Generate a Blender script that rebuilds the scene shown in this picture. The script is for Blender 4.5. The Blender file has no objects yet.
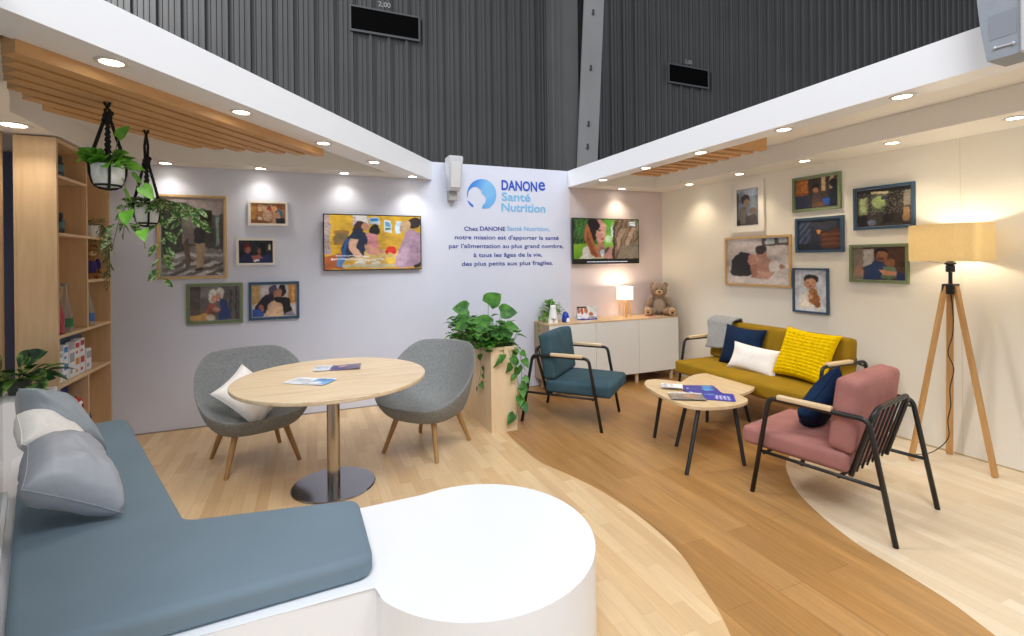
import bpy, bmesh, math, random
import numpy as np
from mathutils import Vector, Matrix, noise
random.seed(7)
R = math.radians; PI = math.pi
SC = bpy.context.scene; COL = SC.collection

# ------------------------------------------------------------------ camera
CAM = Vector((-4.469, -5.354, 1.55))
cd = bpy.data.cameras.new('camera'); cam = bpy.data.objects.new('camera', cd); COL.objects.link(cam)
cam.location = CAM; cam.rotation_mode = 'XYZ'
cam.rotation_euler = (R(90), 0.0107, R(-22.7))
cd.sensor_width = 36; cd.lens = 485/1024*36; cd.shift_y = (259.6-318)/1024
cd.clip_start = .05
SC.camera = cam

# ------------------------------------------------------------------ world, hall lights, exposure
W = bpy.data.worlds.new('world'); SC.world = W; W.use_nodes = True
bg = W.node_tree.nodes['Background']; bg.inputs[0].default_value = (.90, .94, 1, 1); bg.inputs[1].default_value = .62
vs = SC.view_settings; vs.view_transform = 'Standard'; vs.look = 'None'; vs.gamma = 1; vs.use_curve_mapping = False
vs.exposure = 0.0
SC.cycles.use_denoising = True
SC.cycles.max_bounces = 8; SC.cycles.diffuse_bounces = 5; SC.cycles.glossy_bounces = 4
SC.cycles.sample_clamp_indirect = 6
def area(name, loc, target, size, power, col):
    l = bpy.data.lights.new(name, 'AREA'); l.shape = 'RECTANGLE'; l.size, l.size_y = size; l.energy = power; l.color = col
    o = bpy.data.objects.new(name, l); COL.objects.link(o); o.location = loc
    o.rotation_euler = (Vector(target)-Vector(loc)).to_track_quat('-Z', 'Y').to_euler()
    return o
# first two: high bay lighting of the exhibition hall, behind and above the open side of the stand
area('hall_and_fill_light', (-5.5, -7.5, 7.5), (-2.6, -1.2, .8), (3.0, 3.0), 395, (.95, .97, 1))
area('hall_and_fill_light', (-1.0, -6.5, 7.5), (-2.6, -1.0, .6), (3.0, 3.0), 225, (.97, .98, 1))
area('hall_and_fill_light', (-10.5, 2.5, 10.5), (-3.5, 7, 6.0), (2.5, 2.5), 900, (1, 1, 1))  # added unseen lamp grazing the hall cladding, brightens its left side, fades rightwards

# ------------------------------------------------------------------ materials
def lin(h):
    if isinstance(h, str):
        h = h.lstrip('#'); c = [int(h[i:i+2], 16)/255 for i in (0, 2, 4)]
    else: c = list(h)
    return tuple(x/12.92 if x <= .04045 else ((x+.055)/1.055)**2.4 for x in c) + (1,)
MATS = {}
def base(name):
    m = bpy.data.materials.new(name); m.use_nodes = True
    return m, m.node_tree, m.node_tree.nodes['Principled BSDF']
def coords(nt, scale=(1, 1, 1), rot=(0, 0, 0)):
    tc = nt.nodes.new('ShaderNodeTexCoord'); mp = nt.nodes.new('ShaderNodeMapping')
    mp.inputs['Scale'].default_value = scale; mp.inputs['Rotation'].default_value = rot
    nt.links.new(tc.outputs['Object'], mp.inputs['Vector']); return mp.outputs[0]
def ramp(nt, fac, stops):
    r = nt.nodes.new('ShaderNodeValToRGB'); e = r.color_ramp.elements
    while len(e) < len(stops): e.new(.5)
    for k, (p, c) in enumerate(stops): e[k].position = p; e[k].color = lin(c)
    nt.links.new(fac, r.inputs[0]); return r.outputs[0]
def mat(name, col, rough=.5, metal=0, var=0, scale=8, bump=0, bscale=200, sheen=0, coat=0, spec=.5, sub=0):
    if name in MATS: return MATS[name]
    m, nt, b = base(name)
    b.inputs['Roughness'].default_value = rough; b.inputs['Metallic'].default_value = metal
    b.inputs['Specular IOR Level'].default_value = spec
    b.inputs['Base Color'].default_value = lin(col)
    if sheen: b.inputs['Sheen Weight'].default_value = sheen; b.inputs['Sheen Roughness'].default_value = .4; b.inputs['Sheen Tint'].default_value = lin(col)
    if coat: b.inputs['Coat Weight'].default_value = coat
    n = nt.nodes.new('ShaderNodeTexNoise'); n.inputs['Scale'].default_value = scale; n.inputs['Detail'].default_value = 4
    nt.links.new(coords(nt), n.inputs['Vector'])
    c = lin(col); lo = tuple(x*(1-var) for x in c[:3]); hi = tuple(min(1, x*(1+var)) for x in c[:3])
    r = nt.nodes.new('ShaderNodeValToRGB'); r.color_ramp.elements[0].position = .3; r.color_ramp.elements[1].position = .7
    r.color_ramp.elements[0].color = lo+(1,); r.color_ramp.elements[1].color = hi+(1,)
    nt.links.new(n.outputs['Fac'], r.inputs[0]); nt.links.new(r.outputs[0], b.inputs['Base Color'])
    if bump:
        n2 = nt.nodes.new('ShaderNodeTexNoise'); n2.inputs['Scale'].default_value = bscale; n2.inputs['Detail'].default_value = 3
        nt.links.new(coords(nt), n2.inputs['Vector'])
        bp = nt.nodes.new('ShaderNodeBump'); bp.inputs['Strength'].default_value = bump; bp.inputs['Distance'].default_value = .004
        nt.links.new(n2.outputs['Fac'], bp.inputs['Height']); nt.links.new(bp.outputs[0], b.inputs['Normal'])
    MATS[name] = m; return m
def wood(name, c1, c2, stretch=(1.2, 14, 14), rough=.45, rot=(0, 0, 0), c3=None):
    if name in MATS: return MATS[name]
    m, nt, b = base(name); b.inputs['Roughness'].default_value = rough
    v = coords(nt, stretch, rot)
    n = nt.nodes.new('ShaderNodeTexNoise'); n.inputs['Scale'].default_value = 2.2; n.inputs['Detail'].default_value = 6; n.inputs['Roughness'].default_value = .6; n.inputs['Distortion'].default_value = .4
    nt.links.new(v, n.inputs['Vector'])
    st = [(.3, c2), (.7, c1)] if not c3 else [(.28, c2), (.5, c1), (.75, c3)]
    nt.links.new(ramp(nt, n.outputs['Fac'], st), b.inputs['Base Color'])
    MATS[name] = m; return m
def planks(name, c1, c2, cm, length, width, tones, rough=.38, grain=.16, mort=.0012):
    m, nt, b = base(name); b.inputs['Roughness'].default_value = rough
    v = coords(nt, (1, 1, 1), (0, 0, R(90)))
    def brick(off):
        br = nt.nodes.new('ShaderNodeTexBrick'); br.offset = .37; br.offset_frequency = 2; br.squash = 1
        br.inputs['Scale'].default_value = 1; br.inputs['Brick Width'].default_value = length; br.inputs['Row Height'].default_value = width
        br.inputs['Mortar Size'].default_value = mort; br.inputs['Bias'].default_value = off
        br.inputs['Color1'].default_value = lin(c1); br.inputs['Color2'].default_value = lin(c2); br.inputs['Mortar'].default_value = lin(cm)
        nt.links.new(v, br.inputs['Vector']); return br
    br = brick(tones)
    g = nt.nodes.new('ShaderNodeTexNoise'); g.inputs['Scale'].default_value = 1; g.inputs['Detail'].default_value = 7; g.inputs['Roughness'].default_value = .65
    nt.links.new(coords(nt, (70, 2.6, 1)), g.inputs['Vector'])
    g2 = nt.nodes.new('ShaderNodeTexNoise'); g2.inputs['Scale'].default_value = 1; g2.inputs['Detail'].default_value = 2
    nt.links.new(coords(nt, (9, 1.1, 1)), g2.inputs['Vector'])
    mx = nt.nodes.new('ShaderNodeMix'); mx.data_type = 'RGBA'; mx.blend_type = 'MULTIPLY'; mx.inputs[0].default_value = 1
    k = nt.nodes.new('ShaderNodeMapRange'); k.inputs[1].default_value = .3; k.inputs[2].default_value = .7; k.inputs[3].default_value = 1-grain; k.inputs[4].default_value = 1+grain*.5
    nt.links.new(g.outputs['Fac'], k.inputs[0])
    k2 = nt.nodes.new('ShaderNodeMapRange'); k2.inputs[1].default_value = .3; k2.inputs[2].default_value = .7; k2.inputs[3].default_value = 1-grain*.7; k2.inputs[4].default_value = 1+grain*.3
    nt.links.new(g2.outputs['Fac'], k2.inputs[0])
    mu = nt.nodes.new('ShaderNodeMath'); mu.operation = 'MULTIPLY'; nt.links.new(k.outputs[0], mu.inputs[0]); nt.links.new(k2.outputs[0], mu.inputs[1])
    cc = nt.nodes.new('ShaderNodeCombineColor')
    for i in range(3): nt.links.new(mu.outputs[0], cc.inputs[i])
    nt.links.new(br.outputs['Color'], mx.inputs[6]); nt.links.new(cc.outputs[0], mx.inputs[7]); nt.links.new(mx.outputs[2], b.inputs['Base Color'])
    return m
def emis(name, col, s):
    if name in MATS: return MATS[name]
    m, nt, b = base(name); b.inputs['Emission Color'].default_value = lin(col); b.inputs['Emission Strength'].default_value = s
    b.inputs['Base Color'].default_value = lin(col); MATS[name] = m; return m
def picmat(name, emit=0, rough=.35):
    if name in MATS: return MATS[name]
    m, nt, b = base(name); a = nt.nodes.new('ShaderNodeAttribute'); a.attribute_name = 'Col'
    b.inputs['Roughness'].default_value = rough
    if emit: b.inputs['Base Color'].default_value = (.01, .01, .01, 1)
    else: nt.links.new(a.outputs['Color'], b.inputs['Base Color'])
    if emit: nt.links.new(a.outputs['Color'], b.inputs['Emission Color']); b.inputs['Emission Strength'].default_value = emit
    MATS[name] = m; return m
def leafmat(name, c1, c2, c3=None, sc=14):
    if name in MATS: return MATS[name]
    m, nt, b = base(name); b.inputs['Roughness'].default_value = .35
    n = nt.nodes.new('ShaderNodeTexNoise'); n.inputs['Scale'].default_value = sc; n.inputs['Detail'].default_value = 2
    nt.links.new(coords(nt), n.inputs['Vector'])
    st = [(.35, c1), (.65, c2)] if not c3 else [(.40, c1), (.52, c2), (.60, c3)]
    rc = ramp(nt, n.outputs['Fac'], st); nt.links.new(rc, b.inputs['Base Color']); b.inputs['Roughness'].default_value = .5
    tl = nt.nodes.new('ShaderNodeBsdfTranslucent'); nt.links.new(rc, tl.inputs[0]); mx = nt.nodes.new('ShaderNodeMixShader'); mx.inputs[0].default_value = .3
    o = [q for q in nt.nodes if q.type == 'OUTPUT_MATERIAL'][0]; nt.links.new(b.outputs[0], mx.inputs[1]); nt.links.new(tl.outputs[0], mx.inputs[2]); nt.links.new(mx.outputs[0], o.inputs[0])
    MATS[name] = m; return m

wall_w = mat('wall_lavender_white', '#d6daea', .6, var=.015, scale=3)
wall_p = mat('wall_blush', '#dccfd0', .6, var=.01, scale=3)
wall_c = mat('wall_cream', '#ebe6da', .6, var=.01, scale=3)
lam_w = mat('white_laminate', '#eef0f4', .35)
lam_s = mat('white_soffit', '#e9e6e1', .5)
white_m = mat('matt_white', '#f0f0f0', .5)
door_m = mat('cabinet_white', '#e6e7e4', .4)
birch = wood('birch', '#d6b58c', '#c7a57b', (9, 9, .9), .45)
birch_h = wood('birch_board', '#dcc09a', '#caa97c', (14, 1.5, 14), .45)
ply = wood('light_plywood', '#ead2ae', '#ddc19a', (6, 6, .8), .5)
slatw = wood('slat_pine', '#d2a470', '#c2915c', (2, 2, 9), .5)
oakt = wood('table_oak', '#e2cba8', '#c8a987', (1.1, 16, 16), .35, (0, 0, R(-4)), '#e8d5b6')
coffw = wood('pale_oak', '#ddc6a0', '#ccb088', (14, 2, 10), .4, (0, 0, R(35)))
legw = wood('chair_oak', '#b38d59', '#987243', (14, 14, 1.2), .45)
lampw = wood('pine_leg', '#cda066', '#bb8a50', (14, 14, 1.2), .45)
padw = wood('ash_pad', '#e0c9a6', '#cfb48d', (2, 14, 14), .45)
black = mat('black_steel', '#1c1c1e', .38, 0, .05)
blackp = mat('black_plastic', '#111113', .4)
chrome = mat('brushed_steel', '#b5ada4', .17, 1)
chromed = mat('polished_base', '#9c9ca2', .16, 1)
greyf = mat('grey_felt', '#888b8c', .95, var=.16, scale=60, bump=.5, bscale=350, sheen=.25, spec=.1)
teal = mat('teal_velvet', '#3d5661', .85, var=.16, scale=7, sheen=.45, spec=.15)
pink = mat('rose_velvet', '#a06e68', .85, var=.12, scale=7, sheen=.5, spec=.15)
must = mat('mustard_velvet', '#94741a', .85, var=.10, scale=6, sheen=.3, spec=.15)
navy = mat('navy_velvet', '#0a2240', .8, var=.3, scale=8, sheen=.35, spec=.2)
yell = mat('yellow_knit', '#dcb800', .9, var=.1, scale=30, sheen=.2, spec=.1)
offw = mat('white_linen', '#ece9e6', .9, var=.03, scale=60, bump=.25, bscale=300, sheen=.2, spec=.1)
satin = mat('silver_satin', '#a9adb6', .40, var=.06, scale=4, bump=1, bscale=16, sheen=.1, spec=.5)
satinb = mat('blue_grey_satin', '#98a1a9', .45, var=.06, scale=4, bump=1, bscale=16, sheen=.1, spec=.4)
bench_m = mat('bench_velvet', '#738490', .9, var=.05, scale=3, sheen=.45, spec=.12)
throw_m = mat('grey_knit', '#9b9d9d', .95, var=.12, scale=60, bump=.6, bscale=150, sheen=.3, spec=.1)
pot_m = mat('white_ceramic', '#dcdcd8', .4)
soil_m = mat('soil', '#33271d', .95, var=.3, scale=60)
rope = mat('black_cord', '#151515', .9, bump=.6, bscale=300)
leaf_g = leafmat('leaf_bright', '#4f9a2a', '#7cba44')
leaf_d = leafmat('leaf_deep', '#2a6420', '#5d9c38')
leaf_v = leafmat('leaf_variegated', '#35652f', '#5d8c48', '#bccb98', 55)
leaf_c = leafmat('leaf_calathea', '#16361c', '#2c5c28', '#7aa24c')
leaf_f = leafmat('leaf_fern', '#56704c', '#7f9070')
stem_m = mat('stem', '#5a7a3a', .6)
fur = mat('bear_fur', '#9b8878', .98, var=.22, scale=45, bump=1, bscale=120, sheen=.5, spec=.05)
fur_l = mat('bear_cream_fur', '#cfae86', .98, var=.15, scale=60, bump=.8, bscale=160, spec=.05)
fur_b = mat('plush_brown', '#8a6238', .98, var=.25, scale=60, bump=.8, bscale=200, spec=.05)
spk = mat('speaker_white', '#c9ccd0', .5)
spkg = mat('speaker_grille', '#9299a3', .6, var=.05, scale=20, bump=.3, bscale=500)
picm = picmat('print', 0); scrm = picmat('screen', .88, .2)
glassm, nt, b = base('partition_glass')
for n in list(nt.nodes):
    if n.type != 'OUTPUT_MATERIAL': nt.nodes.remove(n)
out = [n for n in nt.nodes if n.type == 'OUTPUT_MATERIAL'][0]
tr = nt.nodes.new('ShaderNodeBsdfTransparent'); tr.inputs[0].default_value = (.9, .93, .93, 1)
gl = nt.nodes.new('ShaderNodeBsdfGlossy'); gl.inputs['Roughness'].default_value = .03
fr = nt.nodes.new('ShaderNodeFresnel'); fr.inputs[0].default_value = 1.5; mx = nt.nodes.new('ShaderNodeMixShader')
nt.links.new(fr.outputs[0], mx.inputs[0]); nt.links.new(tr.outputs[0], mx.inputs[1]); nt.links.new(gl.outputs[0], mx.inputs[2]); nt.links.new(mx.outputs[0], out.inputs[0])
def clear(name, tint, rough=.03):
    m, nt, b = base(name); b.inputs['Base Color'].default_value = lin(tint); b.inputs['Roughness'].default_value = rough
    b.inputs['Transmission Weight'].default_value = .85; b.inputs['IOR'].default_value = 1.3; return m
bottle_c = clear('clear_glass', '#dfe8e8'); bottle_b = clear('blue_glass', '#9fb8d6')

# ------------------------------------------------------------------ mesh helpers
def obj(name, bm, m, parent=None, smooth=False, autos=None):
    me = bpy.data.meshes.new(name); bmesh.ops.recalc_face_normals(bm, faces=bm.faces) if not getattr(bm, 'norec', False) else None
    bm.to_mesh(me); bm.free()
    for x in (m if isinstance(m, (list, tuple)) else [m]): me.materials.append(x)
    if smooth: me.polygons.foreach_set('use_smooth', [True]*len(me.polygons))
    if autos: me.set_sharp_from_angle(angle=R(autos))
    o = bpy.data.objects.new(name, me); COL.objects.link(o)
    if parent: o.parent = parent
    return o
def thing(name, label, cat, loc=(0, 0, 0), rz=0, group=None):
    o = bpy.data.objects.new(name, None); COL.objects.link(o); o.empty_display_size = .1
    o.location = loc; o.rotation_euler = (0, 0, rz); o['label'] = label; o['category'] = cat
    if group: o['group'] = group
    return o
def tag(o, label, cat, group=None):
    o['label'] = label; o['category'] = cat
    if group: o['group'] = group
    return o
def struct(o): o['kind'] = 'structure'; return o
def B(): return bmesh.new()
def box(bm, x0, y0, z0, x1, y1, z1, bev=0, seg=2, M=None, mi=0):
    r = bmesh.ops.create_cube(bm, size=1); v = r['verts']
    for q in v: q.co = Vector((x0+(q.co.x+.5)*(x1-x0), y0+(q.co.y+.5)*(y1-y0), z0+(q.co.z+.5)*(z1-z0)))
    fs = set(f for q in v for f in q.link_faces)
    if bev:
        rr = bmesh.ops.bevel(bm, geom=list(set(e for q in v for e in q.link_edges)), offset=bev, segments=seg, affect='EDGES', profile=.5)
        fs |= set(rr['faces']); v = list(set(q for f in rr['faces'] for q in f.verts) | set(q for q in v if q.is_valid))
    if mi:
        for f in fs:
            if f.is_valid: f.material_index = mi
    if M:
        for q in v: q.co = M @ q.co
    return v
def prism(bm, pts, z0, z1, bev=0, seg=3, mi=0):
    a = [bm.verts.new((p[0], p[1], z0)) for p in pts]; b = [bm.verts.new((p[0], p[1], z1)) for p in pts]
    n = len(pts); fs = [bm.faces.new(a[::-1]), bm.faces.new(b)]
    for i in range(n): fs.append(bm.faces.new((a[i], a[(i+1) % n], b[(i+1) % n], b[i])))
    for f in fs: f.material_index = mi
    if bev:
        es = [e for e in fs[1].edges] 
        bmesh.ops.bevel(bm, geom=es, offset=bev, segments=seg, affect='EDGES', profile=.5)
def soft_prism(bm, pts, z0, z1, r, n=5):
    P = [Vector((p[0], p[1])) for p in pts]; N = len(P)
    ar = sum(P[i].x*P[(i+1) % N].y-P[(i+1) % N].x*P[i].y for i in range(N)); sg = 1 if ar > 0 else -1
    nm = []
    for i in range(N):
        a = (P[i]-P[i-1]).normalized(); b = (P[(i+1) % N]-P[i]).normalized(); t = (a+b).normalized(); nm.append(Vector((-t.y, t.x))*sg)
    lay = [(0, z0+r*.4)] if False else [(r*.5, z0), (0, z0+r*.5)]
    for k in range(n+1): th = PI/2*k/n; lay.append((r*(1-math.cos(th)), z1-r+r*math.sin(th)))
    rings = [[bm.verts.new((P[i].x+nm[i].x*o, P[i].y+nm[i].y*o, z)) for i in range(N)] for o, z in lay]
    for a, b in zip(rings, rings[1:]):
        for i in range(N): bm.faces.new((a[i], a[(i+1) % N], b[(i+1) % N], b[i]))
    bm.faces.new(rings[0][::-1]); bm.faces.new(rings[-1])
def rounded(pts, r, n=6, closed=True):
    out = []; N = len(pts); P = [Vector(p) for p in pts]
    for i, p in enumerate(P):
        if not closed and i in (0, N-1): out.append(p); continue
        rr = r[i] if isinstance(r, (list, tuple)) else r
        a = P[i-1]-p; b = P[(i+1) % N]-p
        if rr <= 0: out.append(p); continue
        la, lb = a.length, b.length; a.normalize(); b.normalize()
        ang = a.angle(b); d = min(rr/math.tan(ang/2), la*.48, lb*.48); 
        s, e = p+a*d, p+b*d
        for k in range(n+1):
            t = k/n; out.append(s*(1-t)**2+p*2*t*(1-t)+e*t*t)
    return out
def tube(bm, pts, r, seg=8, closed=False, r1=None, mi=0):
    P = [Vector(p) for p in pts]; n = len(P); rings = []; up = None
    for i, p in enumerate(P):
        if closed: t = (P[(i+1) % n]-P[i-1])
        else: t = (P[min(i+1, n-1)]-P[max(i-1, 0)])
        t.normalize()
        if up is None:
            up = t.orthogonal().normalized()
        else:
            up = (up-t*up.dot(t)).normalized()
        s = t.cross(up); rr = r if r1 is None else r+(r1-r)*i/(n-1)
        rings.append([bm.verts.new(p+(up*math.cos(2*PI*k/seg)+s*math.sin(2*PI*k/seg))*rr) for k in range(seg)])
    for i in range(n if closed else n-1):
        a, b = rings[i], rings[(i+1) % n]
        for k in range(seg):
            f = bm.faces.new((a[k], a[(k+1) % seg], b[(k+1) % seg], b[k])); f.material_index = mi
    if not closed:
        for rg in (rings[0][::-1], rings[-1]):
            f = bm.faces.new(rg); f.material_index = mi
def lathe(bm, prof, seg=32, c=(0, 0, 0), mi=0):
    rings = []
    for r, z in prof:
        if r <= 1e-6: rings.append([bm.verts.new((c[0], c[1], c[2]+z))])
        else: rings.append([bm.verts.new((c[0]+r*math.cos(2*PI*k/seg), c[1]+r*math.sin(2*PI*k/seg), c[2]+z)) for k in range(seg)])
    for a, b in zip(rings, rings[1:]):
        for k in range(seg):
            q = [a[k % len(a)], a[(k+1) % len(a)], b[(k+1) % len(b)], b[k % len(b)]]
            u = []
            for x in q:
                if x not in u: u.append(x)
            if len(u) > 2:
                f = bm.faces.new(u); f.material_index = mi
def ball(bm, c, r, M=None, seg=16, mi=0):
    v = bmesh.ops.create_uvsphere(bm, u_segments=seg, v_segments=max(6, seg*2//3), radius=1)['verts']
    rr = r if isinstance(r, (tuple, list)) else (r, r, r)
    for q in v:
        q.co = Vector((q.co.x*rr[0], q.co.y*rr[1], q.co.z*rr[2]))
        if M: q.co = M @ q.co
        q.co += Vector(c)
    for f in set(f for q in v for f in q.link_faces): f.material_index = mi
def cushion(bm, x0, y0, z0, x1, y1, z1, r=.03, bulge=.012, n=14, M=None):
    sx, sy, sz = (x1-x0)/2, (y1-y0)/2, (z1-z0)/2; c = Vector(((x0+x1)/2, (y0+y1)/2, (z0+z1)/2))
    r = min(r, sx, sy, sz); cache = {}
    def V(p):
        k = tuple(round(t, 5) for t in p)
        if k not in cache:
            q = Vector((p[0]*sx, p[1]*sy, p[2]*sz)); inn = Vector((max(-sx+r, min(sx-r, q.x)), max(-sy+r, min(sy-r, q.y)), max(-sz+r, min(sz-r, q.z))))
            d = q-inn
            if d.length > 1e-9: q = inn+d.normalized()*r
            w = [1-p[0]**2, 1-p[1]**2, 1-p[2]**2]
            S = (sx, sy, sz)
            for a in range(3):
                oth = [w[b] for b in range(3) if b != a]
                q[a] += p[a]*bulge*oth[0]*oth[1]*(1 if S[a] == min(S) else .5)
            q += c
            if M: q = M @ q
            cache[k] = bm.verts.new(q)
        return cache[k]
    # grid values concentrated at edges
    g = [math.sin(PI/2*(-1+2*i/n)) for i in range(n+1)]
    for ax in range(3):
        for s in (-1, 1):
            for i in range(n):
                for j in range(n):
                    quad = []
                    for (a, b) in ((i, j), (i+1, j), (i+1, j+1), (i, j+1)):
                        p = [0, 0, 0]; p[ax] = s; p[(ax+1) % 3] = g[a]; p[(ax+2) % 3] = g[b]; quad.append(V(p))
                    try: bm.faces.new(quad)
                    except ValueError: pass
def pillow(bm, w, h, t, n=26, seed=0, wr=.008, fn=None, pin=.10):
    rnd = random.Random(seed); off = Vector((rnd.random()*50, rnd.random()*50, 0))
    def P(u, v, s):
        k = 1-pin*(1-abs(u)**2)*abs(v)**4*0
        x = u*w/2*(1-pin*(1-v*v)); y = v*h/2*(1-pin*(1-u*u))
        e = max(0, (1-abs(u)**3.0))*max(0, (1-abs(v)**3.0)); z = s*t/2*e**.45
        edge = min(1, e*3)
        nz = noise.noise(Vector((x*7, y*7, s*3))+off)*wr*1.6+abs(noise.noise(Vector((x*16, y*5, s*3))+off))*wr
        z += s*nz*edge
        if fn: z += fn(u, v, s)*edge
        return Vector((x, y, z))
    G = {}
    for s in (1, -1):
        for i in range(n+1):
            for j in range(n+1):
                if s == -1 and (i in (0, n) or j in (0, n)): G[s, i, j] = G[1, i, j]
                else: G[s, i, j] = bm.verts.new(P(-1+2*i/n, -1+2*j/n, s))
    for s in (1, -1):
        for i in range(n):
            for j in range(n):
                q = [G[s, i, j], G[s, i+1, j], G[s, i+1, j+1], G[s, i, j+1]]
                bm.faces.new(q if s == 1 else q[::-1])
def piping(bm, w, h, r=.003, n=26, pin=.10):
    pts = []
    for side in range(4):
        for i in range(n):
            a = -1+2*i/n; u, v = [(a, -1), (1, a), (-a, 1), (-1, -a)][side]
            pts.append((u*w/2*(1-pin*(1-v*v)), v*h/2*(1-pin*(1-u*u)), 0))
    tube(bm, pts, r, 5, closed=True)
def pose(o, c, nrm, up, roll=0):
    z = Vector(nrm).normalized(); y = Vector(up); y = (y-z*y.dot(z)).normalized(); x = y.cross(z)
    M = Matrix((x, y, z)).transposed().to_4x4() @ Matrix.Rotation(R(roll), 4, 'Z'); M.translation = Vector(c); o.matrix_world = M
def make_pillow(name, label, w, h, t, m, c, nrm, up, roll=0, seed=0, wr=.008, pipe=True, fn=None, n=26, pin=.1, cat='pillow'):
    root = thing(name, label, cat)
    bm = B(); pillow(bm, w, h, t, n, seed, wr, fn, pin); cb_ = obj('cushion_body', bm, m, root, True)
    if pipe: bm = B(); piping(bm, w, h, pin=pin); obj('seam_piping', bm, m, cb_, True)
    pose(root, c, nrm, up, roll); return root

# ------------------------------------------------------------------ vertex painted prints (content of photographs and screens)
def canvas(nx, ny, bgc):
    A = np.zeros((ny+1, nx+1, 3)); A[:] = lin(bgc)[:3]
    yy, xx = np.mgrid[0:ny+1, 0:nx+1]; return A, xx/nx, yy/ny
def paint(nx, ny, bgc, shapes, soft=1, seed=1, tex=.10):
    nx *= 2; ny *= 2; soft *= 2
    A, X, Y = canvas(nx, ny, bgc); rs = np.random.RandomState(seed)
    def sn(k):   # smooth random field
        g = rs.rand(k+2, k+2)*2-1; u, v = X*k, Y*k; i, j = u.astype(int), v.astype(int); fu, fv = u-i, v-j; fu, fv = fu*fu*(3-2*fu), fv*fv*(3-2*fv)
        return (g[j, i]*(1-fu)+g[j, i+1]*fu)*(1-fv)+(g[j+1, i]*(1-fu)+g[j+1, i+1]*fu)*fv
    dx_, dy_ = sn(9)*.016+sn(22)*.008, sn(9)*.020+sn(22)*.010; X0, Y0 = X, Y; tone = 1+.22*sn(4)+.16*sn(12)+.14*sn(30)
    X = np.clip(X+dx_, 0, 1); Y = np.clip(Y+dy_, 0, 1)
    for s in shapes:
        k = s[0]
        if k == 'r': m = (X >= s[1])&(X <= s[3])&(Y >= s[2])&(Y <= s[4]); c = s[5]
        elif k == 'e':
            a = R(s[6]) if len(s) > 6 else 0; dx = X-s[1]; dy = (Y-s[2])*ny/nx; u = dx*math.cos(a)+dy*math.sin(a); v = -dx*math.sin(a)+dy*math.cos(a)
            m = (u/s[3])**2+(v/(s[4]*ny/nx))**2 <= 1; c = s[5]
        elif k == 'p':
            pts = s[1]; m = np.zeros_like(X, bool); n = len(pts)
            for i in range(n):
                (x0, y0), (x1, y1) = pts[i], pts[(i+1) % n]
                if y0 == y1: continue
                cr = ((Y >= min(y0, y1))&(Y < max(y0, y1)))&(X < (x1-x0)*(Y-y0)/(y1-y0)+x0); m ^= cr
            c = s[2]
        elif k == 'v':   # vertical stripes
            m = (X >= s[1])&(X <= s[3])&(Y >= s[2])&(Y <= s[4])&((np.floor(X*s[6]+Y*s[7]) % 2) == 0); c = s[5]
        elif k == 'g':   # blend downwards between two colours
            t = np.clip((Y-s[2])/(s[4]-s[2]), 0, 1)[..., None]; m = (X >= s[1])&(X <= s[3])&(Y >= s[2])&(Y <= s[4])
            g = np.array(lin(s[5])[:3])*(1-t)+np.array(lin(s[6])[:3])*t; A[m] = g[m]; continue
        elif k == 'n':   # speckle
            m = (X >= s[1])&(X <= s[3])&(Y >= s[2])&(Y <= s[4])&(rs.rand(*X.shape) < s[6]); c = s[5]
        A[m] = lin(c)[:3]
    A *= (tone*(1+tex*(rs.rand(*X.shape)-.5)*2))[..., None]; A = A**1.08*.95
    for _ in range(soft):
        Bp = np.pad(A, ((1, 1), (1, 1), (0, 0)), 'edge')
        A = (Bp[1:-1, 1:-1]*4+Bp[:-2, 1:-1]+Bp[2:, 1:-1]+Bp[1:-1, :-2]+Bp[1:-1, 2:])/8
    return A
def picture(name, A, w, h, m, parent=None, y=0, cx=0, cz=0):
    ny, nx = A.shape[0]-1, A.shape[1]-1
    vs_ = [(cx-w/2+w*i/nx, y, cz+h/2-h*j/ny) for j in range(ny+1) for i in range(nx+1)]
    fs = [(j*(nx+1)+i, (j+1)*(nx+1)+i, (j+1)*(nx+1)+i+1, j*(nx+1)+i+1) for j in range(ny) for i in range(nx)]
    me = bpy.data.meshes.new(name); me.from_pydata(vs_, [], fs)
    ca = me.color_attributes.new('Col', 'FLOAT_COLOR', 'POINT')
    ca.data.foreach_set('color', np.concatenate([A.reshape(-1, 3), np.ones(((nx+1)*(ny+1), 1))], 1).astype(np.float32).ravel())
    me.materials.append(m); o = bpy.data.objects.new(name, me); COL.objects.link(o)
    if parent: o.parent = parent
    return o
def border(bm, w, h, b, y0, y1, mi=0):   # mitred four sided frame, front at y0 (towards viewer), back at y1
    o = [(-w/2, -h/2), (w/2, -h/2), (w/2, h/2), (-w/2, h/2)]; i = [(-w/2+b, -h/2+b), (w/2-b, -h/2+b), (w/2-b, h/2-b), (-w/2+b, h/2-b)]
    vo = [[bm.verts.new((x, y, z)) for x, z in o] for y in (y0, y1)]; vi = [[bm.verts.new((x, y, z)) for x, z in i] for y in (y0, y1)]
    for k in range(4):
        l = (k+1) % 4
        for q in ((vo[0][k], vo[0][l], vi[0][l], vi[0][k]), (vo[0][k], vo[1][k], vo[1][l], vo[0][l]), (vi[0][k], vi[0][l], vi[1][l], vi[1][k]), (vo[1][k], vi[1][k], vi[1][l], vo[1][l])):
            f = bm.faces.new(q); f.material_index = mi
FR = {'oak': wood('frame_oak', '#d4b078', '#c49c60', (12, 12, 12), .5), 'white': mat('frame_white', '#e6e2da', .5), 'green': mat('frame_sage', '#6f7f5c', .6), 'blue': mat('frame_slate', '#33506a', .6)}
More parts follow.
